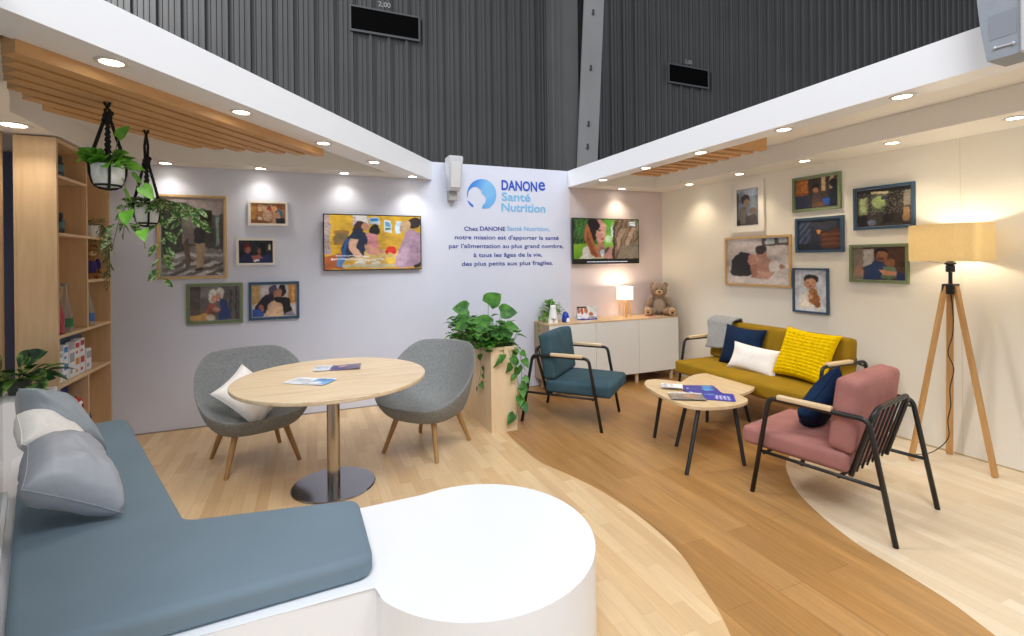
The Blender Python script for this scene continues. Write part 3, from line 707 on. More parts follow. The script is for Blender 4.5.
f_w2 = paint(44, 26, '#1c1a22', [('n', 0, 0, 1, .5, '#5a5c64', .18), ('e', .24, .3, .1, .22, '#6e1e26'), ('e', .26, .44, .08, .15, '#a0685a'), ('p', [(.05, .7), (.2, .55), (.6, .8), (.6, 1), (0, 1)], '#272c52'), ('e', .66, .36, .11, .26, '#0d0c10'), ('e', .60, .46, .05, .14, '#8c5a4c'), ('e', .9, .3, .035, .13, '#e6d8b8'), ('p', [(.6, .8), (.9, .55), (1, 1), (.6, 1)], '#2a2f6a'), ('r', .42, .84, .6, .93, '#e8e8ea'), ('p', [(.35, .7), (.62, .62), (.7, .8), (.4, .86)], '#a0665c')], seed=4)
f_g = paint(54, 36, '#6e6a68', [('r', 0, 0, .2, 1, '#4e4a48'), ('n', 0, .1, .3, .9, '#786a5c', .3), ('r', .2, 0, .62, .35, '#84807e'), ('r', .92, 0, .95, 1, '#463e44'), ('r', .8, .1, .84, .8, '#4c444e'), ('e', .45, .28, .09, .22, '#d6d4d2'), ('e', .60, .22, .09, .2, '#d2d0cc'), ('e', .47, .36, .05, .12, '#cfa088'), ('e', .57, .32, .05, .12, '#c99880'), ('p', [(.3, .7), (.42, .46), (.52, .55), (.5, .85), (.34, .9)], '#9c5e52'), ('p', [(.6, .35), (.74, .42), (.84, .96), (.56, 1), (.6, .7)], '#3c4a7e'), ('e', .52, .68, .08, .08, '#c99880'), ('p', [(0, .86), (.34, .78), (.4, 1), (0, 1)], '#caa060'), ('e', .4, .92, .1, .1, '#c8beb0')], seed=5)
f_b = paint(54, 36, '#c2b8b6', [('r', 0, 0, .16, .6, '#b08c58'), ('n', 0, 0, .16, .6, '#e0c080', .3), ('r', .82, 0, 1, .6, '#c08a48'), ('r', .9, .1, .96, .5, '#e2b468'), ('g', .2, 0, .8, .4, '#d8d2d4', '#c9b8b0'), ('g', .3, .5, .75, 1, '#c9a688', '#d8b898'), ('e', .48, .2, .11, .2, '#4a4a68'), ('e', .54, .3, .06, .15, '#a87058'), ('p', [(.05, .7), (.3, .3), (.45, .28), (.52, .45), (.36, .62), (.3, .9), (.05, .95)], '#262234'), ('e', .68, .18, .09, .2, '#181418'), ('e', .62, .26, .05, .12, '#b07c64'), ('p', [(.66, .38), (.84, .44), (.92, .9), (.7, .95), (.66, .6), (.5, .5), (.5, .4)], '#141318'), ('e', .2, .75, .06, .12, '#b4705c'), ('p', [(0, .78), (.16, .72), (.26, .95), (.2, 1), (0, 1)], '#3c5ca0'), ('p', [(.7, .95), (.92, .86), (1, 1), (.7, 1)], '#8a8894')], seed=6)
GA = 'framed photographs on the lavender wall'
photo_frame('large oak-framed portrait print behind the trailing plant', 'oak', 'A', -5.748, 2.183, -5.195, 1.403, big, .018, .012, '#b9b4b4', group=GA)
photo_frame('small white-framed family photograph, the upper of the two small ones', 'white', 'A', -5.011, 2.152, -4.660, 1.91, f_w1, .022, group=GA)
photo_frame('small white-framed dark photograph, lower of the two small ones', 'white', 'A', -5.116, 1.786, -4.777, 1.522, f_w2, .022, group=GA)
photo_frame('sage-green framed photograph of an elderly couple on lavender wall', 'green', 'A', -5.528, 1.355, -5.065, .974, f_g, .024, .006, '#a9a9a6', group=GA)
photo_frame('slate-blue framed photograph of two people facing on lavender wall', 'blue', 'A', -5.014, 1.355, -4.564, .985, f_b, .024, .006, '#c9c9cc', group=GA)
k_white = paint(36, 54, '#76808e', [('g', 0, 0, 1, .5, '#8e98a8', '#6c7684'), ('r', 0, .1, .12, 1, '#4c5460'), ('p', [(.3, .05), (.9, .0), (1, .2), (.5, .2)], '#a6b2c4'), ('e', .42, .3, .2, .15, '#3a3438'), ('e', .47, .38, .13, .10, '#8c7468'), ('p', [(.05, .9), (.2, .5), (.45, .5), (.5, .75), (.9, .7), (1, 1), (0, 1)], '#4e4848'), ('p', [(.1, .6), (.3, .5), (.45, .6), (.4, .95), (.1, .95)], '#6a625e'), ('e', .75, .62, .16, .09, '#6a5850'), ('r', 0, .85, .18, 1, '#20242c')], seed=7)
k_wood = paint(66, 48, '#c2bab8', [('g', 0, 0, 1, .5, '#cac4c4', '#bdb4b2'), ('p', [(.58, 0), (1, 0), (1, .16), (.6, .18)], '#5e5450'), ('r', .66, .02, .78, .13, '#b9c2c4'), ('r', .84, .0, .97, .12, '#b0babc'), ('p', [(0, .62), (1, .55), (1, 1), (0, 1)], '#d8d2d0'), ('p', [(.05, .75), (.1, .45), (.25, .28), (.42, .32), (.46, .6), (.4, .82), (.1, .84)], '#1d1a20'), ('e', .43, .46, .07, .14, '#b08474'), ('e', .58, .34, .09, .16, '#a87e70'), ('e', .58, .24, .09, .10, '#3a2c2a'), ('e', .62, .6, .15, .18, '#b48a7a'), ('p', [(.4, .58), (.5, .55), (.52, .86), (.42, .88)], '#a87868'), ('e', .78, .62, .08, .14, '#e0dcd8'), ('e', .9, .62, .04, .05, '#a88070'), ('p', [(.52, .72), (.8, .74), (.7, .9), (.5, .88)], '#c49c8c')], seed=8)
k_g1 = paint(54, 40, '#3a3430', [('p', [(0, 0), (.32, 0), (.34, .5), (0, .6)], '#8c5224'), ('n', .02, .05, .3, .45, '#e29a3c', .3), ('p', [(.55, 0), (1, 0), (1, .5), (.6, .46)], '#c9b08c'), ('v', .5, 0, 1, .5, '#4a3a30', 11, 0), ('r', 0, .55, .35, 1, '#2c3448'), ('e', .5, .32, .07, .13, '#1b1716'), ('e', .5, .42, .05, .09, '#a67258'), ('p', [(.4, .8), (.45, .5), (.6, .5), (.62, .82)], '#4e3c38'), ('e', .9, .24, .08, .15, '#1a1a20'), ('p', [(.78, .45), (1, .35), (1, 1), (.8, 1)], '#202430'), ('p', [(.66, .72), (.8, .7), (.8, .95), (.68, .95)], '#2c56a8'), ('r', .4, .82, .7, .98, '#6a4c38')], seed=9)
k_b1 = paint(54, 38, '#2c303c', [('p', [(0, 0), (.35, 0), (.3, 1), (0, 1)], '#343c50'), ('v', .02, .1, .3, .9, '#56607a', 14, 8), ('p', [(.3, .1), (.9, .05), (.9, .3), (.4, .38)], '#3e424c'), ('p', [(.5, .5), (.98, .28), (1, .95), (.6, .95)], '#5a3420'), ('v', .55, .4, 1, .9, '#74482c', 0, 13), ('e', .5, .4, .05, .07, '#c98a3c'), ('e', .56, .42, .04, .05, '#4a2c20'), ('p', [(.48, .5), (.56, .48), (.58, .8), (.5, .8)], '#3a3440'), ('p', [(.0, .8), (.5, .75), (.6, 1), (0, 1)], '#262a34')], seed=10)
k_b2 = paint(40, 54, '#c9cdd6', [('g', 0, 0, 1, 1, '#c6cad4', '#dcdfe6'), ('e', .52, .22, .24, .13, '#2c2826'), ('e', .5, .33, .19, .13, '#c99878'), ('e', .43, .32, .03, .015, '#3a2a24'), ('e', .58, .32, .03, .015, '#3a2a24'), ('e', .50, .39, .05, .015, '#a85c50'), ('p', [(.12, .95), (.2, .6), (.42, .48), (.66, .52), (.85, .7), (.8, .95)], '#e8e0d4'), ('e', .6, .54, .14, .11, '#b8844e'), ('e', .62, .7, .18, .14, '#a87040'), ('e', .5, .66, .09, .06, '#d2a488'), ('e', .72, .82, .1, .08, '#9c6238'), ('e', .64, .56, .03, .02, '#2a1c14')], seed=11)
k_b3 = paint(64, 50, '#46403a', [('g', 0, 0, 1, .2, '#1e1c1c', '#3a3430'), ('r', .04, .2, .22, .66, '#8a9470'), ('r', .07, .22, .18, .6, '#b4c48c'), ('r', .3, .14, .58, .62, '#5f6a50'), ('e', .42, .36, .12, .16, '#a8bc7c'), ('r', .28, .08, .6, .14, '#cdbf98'), ('p', [(.55, .2), (.68, .1), (.72, .9), (.5, .95)], '#2a2422'), ('p', [(.7, .3), (.86, .2), (.88, .95), (.7, .95)], '#3a322e'), ('r', .88, .12, 1, .5, '#8c8478'), ('r', .86, .55, .98, .9, '#9c7c58'), ('e', .28, .9, .09, .08, '#6a6c86'), ('p', [(0, .7), (.2, .66), (.24, 1), (0, 1)], '#241f20'), ('n', 0, .1, 1, .7, '#d8d0bc', .05), ('e', .52, .26, .05, .06, '#3c4458')], seed=12)
k_g2 = paint(64, 46, '#5a4234', [('r', 0, 0, .22, 1, '#8a7c6c'), ('r', .22, .05, .42, .6, '#b7b2ac'), ('r', .45, .04, .5, .5, '#6c5646'), ('g', .6, 0, 1, .6, '#5c3e2e', '#4a3226'), ('e', .12, .72, .1, .14, '#a07c6c'), ('e', .56, .16, .12, .14, '#1c1816'), ('e', .57, .28, .10, .17, '#a06c50'), ('p', [(.22, 1), (.26, .58), (.46, .42), (.62, .5), (.68, .96), (.6, 1)], '#2c4068'), ('e', .72, .48, .10, .12, '#8c5c40'), ('p', [(.54, .95), (.6, .6), (.8, .58), (.86, .9), (.7, 1)], '#6c8268'), ('p', [(.5, .68), (.62, .7), (.9, .78), (.92, .88), (.6, .86)], '#c08a6c'), ('p', [(.84, .7), (.98, .86), (1, 1), (.82, .98)], '#2a3c66'), ('e', .55, .36, .07, .05, '#6e4636')], seed=13)
GB = 'framed photographs on the cream wall'
def fB(label, kind, y0, z1, y1, z0, A, **k):
    sB = (xw((y0+y1)/2)-.022-CAM.x)/(.03-CAM.x)
    t = lambda y: CAM.y+(y-CAM.y)*sB
    u = lambda z: CAM.z+(z-CAM.z)*sB
    photo_frame(label, kind, 'B', t(y0), u(z1), t(y1), u(z0), A, group=GB, **k)
fB('white-framed photograph of a child in profile, first on the cream wall', 'white', -1.17, 2.389, -1.597, 1.828, k_white, bw=.022, matw=.055, matcol='#e2ded6')
fB('large oak-framed photograph of a mother and baby lying down', 'oak', -1.089, 1.776, -1.901, 1.232, k_wood, bw=.02, matw=.006)
fB('sage-green framed photograph of people at a warmly lit cafe', 'green', -1.947, 2.331, -2.411, 1.991, k_g1, bw=.024, matw=.004, matcol='#c8c4ba')
fB('slate-blue framed dark photograph of a wooden workshop, in the middle', 'blue', -1.975, 1.926, -2.434, 1.587, k_b1, bw=.024, matw=.0)
fB('slate-blue upright frame with a boy hugging a soft toy', 'blue', -1.936, 1.435, -2.289, .997, k_b2, bw=.018, matw=.004, matcol='#d8d8dc')
fB('slate-blue framed photograph of a train interior, uppermost beside the lamp', 'blue', -2.537, 2.148, -3.000, 1.778, k_b3, bw=.022, matw=.004, matcol='#d8d8dc')
fB('sage-green framed photograph of a father holding a child beside the lampshade', 'green', -2.497, 1.649, -2.953, 1.317, k_g2, bw=.022, matw=.004, matcol='#c8c4ba')

# ================================================================== BOOKCASE (left)
t = thing('bookcase', 'tall birch bookcase with open shelves at the left end of the wall', 'bookcase', (-6.095, -.995, 0))
bm = B(); box(bm, -.215, 0, 0, 0, .025, 2.44); obj('side_panel', bm, birch, t)
bm = B(); box(bm, -.215, .965, 0, 0, .99, 2.44); obj('side_panel', bm, birch, t)
bm = B(); box(bm, -.230, 0, 0, -.216, .99, 2.44); obj('back_panel', bm, birch, t)
bm = B(); box(bm, -.214, .026, 2.41, 0, .964, 2.44); obj('top_board', bm, birch_h, t)
for z, y0, y1 in ((2.185, .026, .495), (1.775, .026, .964), (1.425, .521, .964), (1.048, .026, .964), (.695, .026, .964), (.06, .026, .964)):
    bm = B(); box(bm, -.214, y0, z-.022, 0, y1, z); obj('shelf', bm, birch_h, t)
for z0, z1 in ((1.049, 2.409), (.061, .672)):
    bm = B(); box(bm, -.214, .497, z0, -.002, .519, z1); obj('divider', bm, birch, t)
bx = -6.095; BY = -.995

# dark blue display cards
for z, lab, h in ((.696, 'dark slate-blue card standing at the back of the carton shelf', .32), (.061, 'royal blue card in the lowest compartment of the bookcase', .605)):
    bm = B(); xc_ = -.108 if h < .4 else -.135; box(bm, xc_, 0, 0, xc_+.009, .64 if h < .4 else .455, h, .002); o = obj('display_card', bm, mat('card_'+str(h), '#3f5068' if h < .4 else '#1d3f8c', .6), None); o.location = (bx, BY+.03, z); tag(o, lab, 'card')
def jar(x, y, z, lab):
    t = thing('preserve_jar', lab, 'jar', (x, y, z), 0, 'dark jars on the upper shelves')
    bm = B(); lathe(bm, [(0, 0), (.036, 0), (.038, .01), (.038, .095), (.03, .11), (0, .112)], 18); obj('jar_body', bm, mat('jar_dark', '#2a2e30', .2), t, True)
    bm = B(); lathe(bm, [(.0385, .03), (.0392, .031), (.0392, .08), (.0385, .081)], 18); obj('paper_label', bm, mat('label_teal', '#4c6a70', .6), t, True)
    bm = B(); lathe(bm, [(0, .113), (.031, .113), (.031, .142), (.028, .146), (0, .146)], 18); obj('lid', bm, black, t, True)
jar(bx-.045, BY+.13, 2.187, 'small dark jar with black lid on the top bookcase shelf'); jar(bx-.045, BY+.13, 1.777, 'small dark jar with black lid on the second bookcase shelf')
def bottle(x, y, z, h, r, m, capm, lab, label=None):
    t = thing('bottle', lab, 'bottle', (x, y, z), 0, 'bottles on the middle shelf')
    bm = B(); lathe(bm, [(0, 0), (r*.95, 0), (r, .01), (r, h*.30), (r*.86, h*.45), (r*.55, h*.62), (r*.36, h*.74), (r*.33, h*.93), (r*.40, h*.94), (r*.40, h*.955), (0, h*.955)], 24); bb_ = obj('bottle_body', bm, m, t, True)
    bm = B(); lathe(bm, [(0, h*.956), (r*.43, h*.956), (r*.43, h), (0, h)], 18); obj('cap', bm, capm, t, True)
    if label:
        bm = B(); prism(bm, [((r+.001)*math.cos(R(a)), (r+.001)*math.sin(R(a))) for a in range(-90, 31, 10)]+[((r-.001)*math.cos(R(a)), (r-.001)*math.sin(R(a))) for a in range(30, -91, -10)], h*.10, h*.28); obj('paper_label', bm, label, bb_)
redm = mat('red_bottle', '#9c2433', .2, coat=.5)
bottle(bx-.055, BY+.12, 1.05, .33, .048, redm, redm, 'red bottle standing leftmost on the middle bookcase shelf')
bottle(bx-.055, BY+.25, 1.05, .36, .05, bottle_c, mat('cap_grey', '#8a8c8c', .4), 'clear glass bottle with a green label next to the red bottle', mat('label_green', '#1f6b3c', .5))
bottle(bx-.055, BY+.64, 1.05, .36, .05, bottle_c, mat('cap_dark', '#30343a', .4), 'clear bottle with blue label alone in the right bay', mat('label_blue', '#3a6aa8', .5))
# cartons
def carton(x, y, z, w_, d_, h_, body, accent, lab, ang=0):
    t = thing('product_carton', lab, 'carton', (x, y, z), R(ang), 'product cartons on the shelf')
    bm = B(); box(bm, -d_, -w_/2, 0, 0, w_/2, h_, .002, 1); obj('carton_body', bm, body, t)
    bm = B(); box(bm, 0, -w_/2+.008, h_*.55, .0008, w_/2-.008, h_*.88); 
    box(bm, 0, -w_/2+.01, h_*.15, .0008, w_*.05, h_*.32); obj('printed_band', bm, accent, t)
cw = mat('carton_white', '#e2e2e2', .5); cb = mat('print_blue', '#3f7ac4', .5); cr = mat('print_red', '#b8382c', .5); cg = mat('print_grey', '#9aa0b0', .5); co = mat('print_orange', '#c88a4c', .5)
zc = .697
kk = ['white carton with grey print at the left front of the carton shelf', 'white carton standing on the leftmost carton', 'tall white carton with blue print in the stack', 'white and blue carton on top of the blue-printed stack', 'white carton with grey print beside the blue stack', 'white carton with orange print in the middle of the carton shelf', 'carton with red print on top of the middle stack', 'white carton with red badge at the right of the stack', 'carton with bold red circle on top at the right', 'small pale carton at the right end of the carton shelf']
for lab, y, z, w_, h_, ac in zip(kk, (.11, .11, .20, .20, .30, .39, .39, .48, .48, .60), (0, .125, 0, .14, 0, 0, .15, 0, .15, 0), (.075, .07, .07, .065, .08, .07, .07, .075, .072, .085), (.124, .10, .139, .12, .21, .149, .11, .149, .12, .17), (cg, cg, cb, cb, cg, co, cr, cr, cr, cg)):
    carton(bx-.03, BY+y, zc+z, w_*1.12, .06, h_, cw, ac, lab, 0)
# red owl shaped tin and dark bottle in the bottom compartments
t = thing('owl_tin', 'small red and white owl-shaped tin in the lowest compartment', 'ornament', (bx-.06, BY+.40, .372))
bm = B(); lathe(bm, [(0, 0), (.055, 0), (.062, .02), (.06, .09), (.045, .135), (.0, .145)], 20); obj('tin_body', bm, mat('tin_red', '#c22a26', .35), t, True)
bm = B(); ball(bm, (.045, -.012, .09), (.014, .03, .034), seg=12); fp_ = obj('face_patch', bm, white_m, t, True)
bm = B(); ball(bm, (.060, -.014, .09), (.005, .012, .013), seg=10); obj('eye', bm, mat('tin_dark_red', '#8c1a1c', .4), fp_, True)
bm = B(); lathe(bm, [(.012, 0), (0, .03)], 8, (.0, -.035, .13)); lathe(bm, [(.012, 0), (0, .03)], 8, (.0, .035, .13)); obj('ear', bm, MATS['tin_red'], t)
bm = B(); box(bm, -.04, .22, -.30, .06, .455, -.001); o = obj('plinth_block', bm, birch, None); o.location = (bx-.08, BY+.03, .371); tag(o, 'birch block under the owl tin and the dark bottle', 'block')
t = thing('bottle', 'short dark navy bottle in the lowest right compartment', 'bottle', (bx-.05, BY+.60, .062)); t.scale = (1, 1, 1.2); 
bm = B(); lathe(bm, [(0, 0), (.03, 0), (.032, .01), (.032, .21), (.02, .25), (.016, .27), (0, .27)], 18); obj('bottle_body', bm, mat('navy_bottle', '#1a2450', .25), t, True)
bm = B(); lathe(bm, [(0, .271), (.02, .271), (.02, .30), (0, .30)], 16); obj('cap', bm, mat('cap_navy', '#232f66', .4), t, True)
# plush in purple
t = thing('plush_toy', 'small brown plush in a purple jumper sitting in the right bay', 'soft toy', (bx-.075, BY+.74, 1.427), R(-40))
bm = B(); ball(bm, (0, 0, .10), (.055, .06, .085)); ball(bm, (.02, -.06, .11), (.024, .022, .06)); ball(bm, (.02, .06, .11), (.024, .022, .06)); obj('jumper', bm, mat('purple_knit', '#33215a', .95, var=.1, scale=50), t, True)
bm = B(); ball(bm, (0, 0, .225), (.062, .066, .060)); ball(bm, (0, 0, .12), (.045, .05, .12)); ball(bm, (.03, 0, .03), (.04, .05, .02)); ball(bm, (.02, -.05, .09), (.018, .02, .05), seg=10); ball(bm, (.02, .05, .09), (.018, .02, .05), seg=10); ball(bm, (-.0, -.055, .27), .018, seg=10); ball(bm, (-.0, .055, .27), .018, seg=10); ball(bm, (.05, -.03, .022), (.035, .022, .022)); ball(bm, (.05, .03, .022), (.035, .022, .022)); ball(bm, (.04, -.065, .06), .018, seg=10); ball(bm, (.04, .065, .06), .018, seg=10); o = obj('plush_body', bm, fur_b, t, True)
bm = B(); ball(bm, (.05, 0, .21), (.025, .03, .022), seg=12); obj('muzzle', bm, fur_l, t, True)
bm = B(); ball(bm, (.075, 0, .218), .008, seg=8); ball(bm, (.055, -.022, .24), .005, seg=8); ball(bm, (.055, .022, .24), .005, seg=8); obj('face_beads', bm, black, t, True)

# ================================================================== PLANTS
def leaf(bm, p, d, L, Wd, droop=.3, heart=True, up=(0, 0, 1), fold=.15, mi=0):
    """one leaf: starts at p, grows along d"""
    d = Vector(d).normalized(); upv = Vector(up); s = d.cross(upv)
    if s.length < 1e-3: s = Vector((1, 0, 0))
    s.normalize(); nrm = s.cross(d).normalized()
    prof = [(0, .12), (.08, .72), (.22, 1.0), (.42, .95), (.62, .72), (.82, .38), (1, 0)] if heart else [(0, .08), (.15, .5), (.35, .95), (.55, 1), (.75, .75), (.9, .38), (1, 0)]
    rows = []
    for tt, w_ in prof:
        c = Vector(p)+d*(L*tt)-Vector((0, 0, 1))*(droop*L*tt*tt)+nrm*(0)
        e = s*(Wd*w_/2); lift = nrm*(fold*Wd*w_)
        back = -d*(L*.12 if (heart and .05 < tt < .15) else 0)
        rows.append([bm.verts.new(c-e+lift+back), bm.verts.new(c), bm.verts.new(c+e+lift+back)] if w_ > 0 else [bm.verts.new(c)])
    for a, b_ in zip(rows, rows[1:]):
        if len(b_) == 1:
            f1 = bm.faces.new((a[0], a[1], b_[0])); f2 = bm.faces.new((a[1], a[2], b_[0]))
        else:
            f1 = bm.faces.new((a[0], a[1], b_[1], b_[0])); f2 = bm.faces.new((a[1], a[2], b_[2], b_[1]))
        f1.material_index = f2.material_index = mi
def foliage(parent, name, m, items, smooth=True):
    bm = B(); bm2 = B()
    for it in items: leaf(bm, *it[:4], **(it[4] if len(it) > 4 else {}))
    return obj(name, bm, m, parent, smooth)
def vine(bm_l, bm_s, pts, size, rnd, every=.055, heart=True, wd=.85, upv=(-.40, -.85, .5)):
    P = [Vector(p) for p in pts]; sm = [Vector((q[0], q[1], 0)) for q in []]
    # catmull in 3d
    out = []
    for i in range(len(P)-1):
        p0, p1, p2, p3 = P[max(i-1, 0)], P[i], P[i+1], P[min(i+2, len(P)-1)]
        for k in range(8):
            t_ = k/8; out.append(.5*((2*p1)+(p2-p0)*t_+(2*p0-5*p1+4*p2-p3)*t_*t_+(3*p1-p0-3*p2+p3)*t_**3))
    out.append(P[-1]); tube(bm_s, out, .0022, 5)
    acc = 0; sd = 1
    for a, b_ in zip(out, out[1:]):
        acc += (b_-a).length
        if acc > every:
            acc = 0; sd = -sd; ang = rnd.uniform(0, 2*PI)
            d = Vector((math.cos(ang), math.sin(ang), rnd.uniform(-.5, .1))); d = d.normalized()
            L = size*rnd.uniform(.7, 1.15); q = b_+d*L*.25; tube(bm_s, [b_, q], .0012, 4)
            leaf(bm_l, q, d+Vector((0, 0, -.55)), L, L*wd, rnd.uniform(.1, .4), heart, up=Vector(upv)+Vector((rnd.uniform(-.4, .4), rnd.uniform(-.3, .3), rnd.uniform(-.2, .3))))
    return out
rnd = random.Random(11)
# big planter with pothos
t = thing('planter_box', 'tall narrow plywood planter box overflowing with pothos by the dark floor', 'planter', (-2.86, -.72, 0))
bm = B(); h_ = .765
for a in ((-.125, -.575, 0, .125, -.557, h_), (-.125, .50, 0, .125, .518, h_), (-.125, -.557, 0, -.107, .50, h_), (.107, -.557, 0, .125, .50, h_)): box(bm, *a)
obj('box_shell', bm, ply, t)
bm = B(); box(bm, -.1065, -.5565, .60, .1065, .4995, h_-.05); obj('soil', bm, soil_m, t)
pl = thing('pothos_plant', 'leafy green pothos growing out of the tall plywood planter', 'plant', (-2.86, -.72, .72))
bl, bs = B(), B()
for k in range(330):
    y = rnd.uniform(-.60, .42); x = rnd.uniform(-.25, .17); z = rnd.uniform(-.0, .25)*(1-abs(y)*.3)
    a = rnd.uniform(0, 2*PI); d = Vector((math.cos(a), math.sin(a), rnd.uniform(-.1, .8))).normalized(); L = rnd.uniform(.06, .115)
    tube(bs, [(x*.5, y*.85, -.02), (x, y, z)], .0022, 4); leaf(bl, (x, y, z), d, L, L*.85, rnd.uniform(.1, .5))
cax = Vector((math.cos(R(22.7)), -math.sin(R(22.7)), 0)) # camera right on plan
for (x, y, z, L, dx, dz) in ((.02, -.12, .39, .20, .5, .6), (.07, -.32, .325, .17, 1, .25), (-.17, -.05, .35, .16, -1, .25), (-.22, -.2, .23, .13, -1, -.2), (-.1, -.42, .22, .13, -1, 0), (-.02, -.22, .22, .14, -.4, .3), (.07, -.45, .20, .13, .9, .1), (.0, -.52, .12, .13, .3, .2), (-.08, .22, .24, .14, -1, .2)):
    q = Vector((x, y, z)); tube(bs, [(x*.5, y, -.02), (x*.8, y, z*.6), q], .003, 5); leaf(bl, q, cax*dx+Vector((0, 0, dz)), L, L*.92, .25, True, up=(-.38, -.92, .35))
for pts, s_, ev in (([(.08, -.56, .03), (.13, -.60, .02), (.155, -.61, -.12), (.15, -.61, -.30), (.12, -.61, -.45), (.10, -.61, -.60)], .095, .07), ([(.04, -.56, .03), (.05, -.60, -.02), (.10, -.61, -.16), (.13, -.61, -.36), (.15, -.62, -.50)], .08, .08), ([(.12, -.40, .05), (.16, -.46, .02), (.20, -.5, -.06), (.23, -.52, -.2)], .09, .06), ([(-.10, -.30, .02), (-.145, -.34, -.03), (-.15, -.38, -.18), (-.16, -.34, -.30), (-.15, -.28, -.38)], .075, .085), ([(.0, -.56, .03), (-.01, -.60, -.02), (-.03, -.60, -.10)], .09, .05)):
    vine(bl, bs, pts, s_, rnd, ev)
obj('foliage', bl, leaf_d, pl, True); obj('stems', bs, stem_m, pl, True)
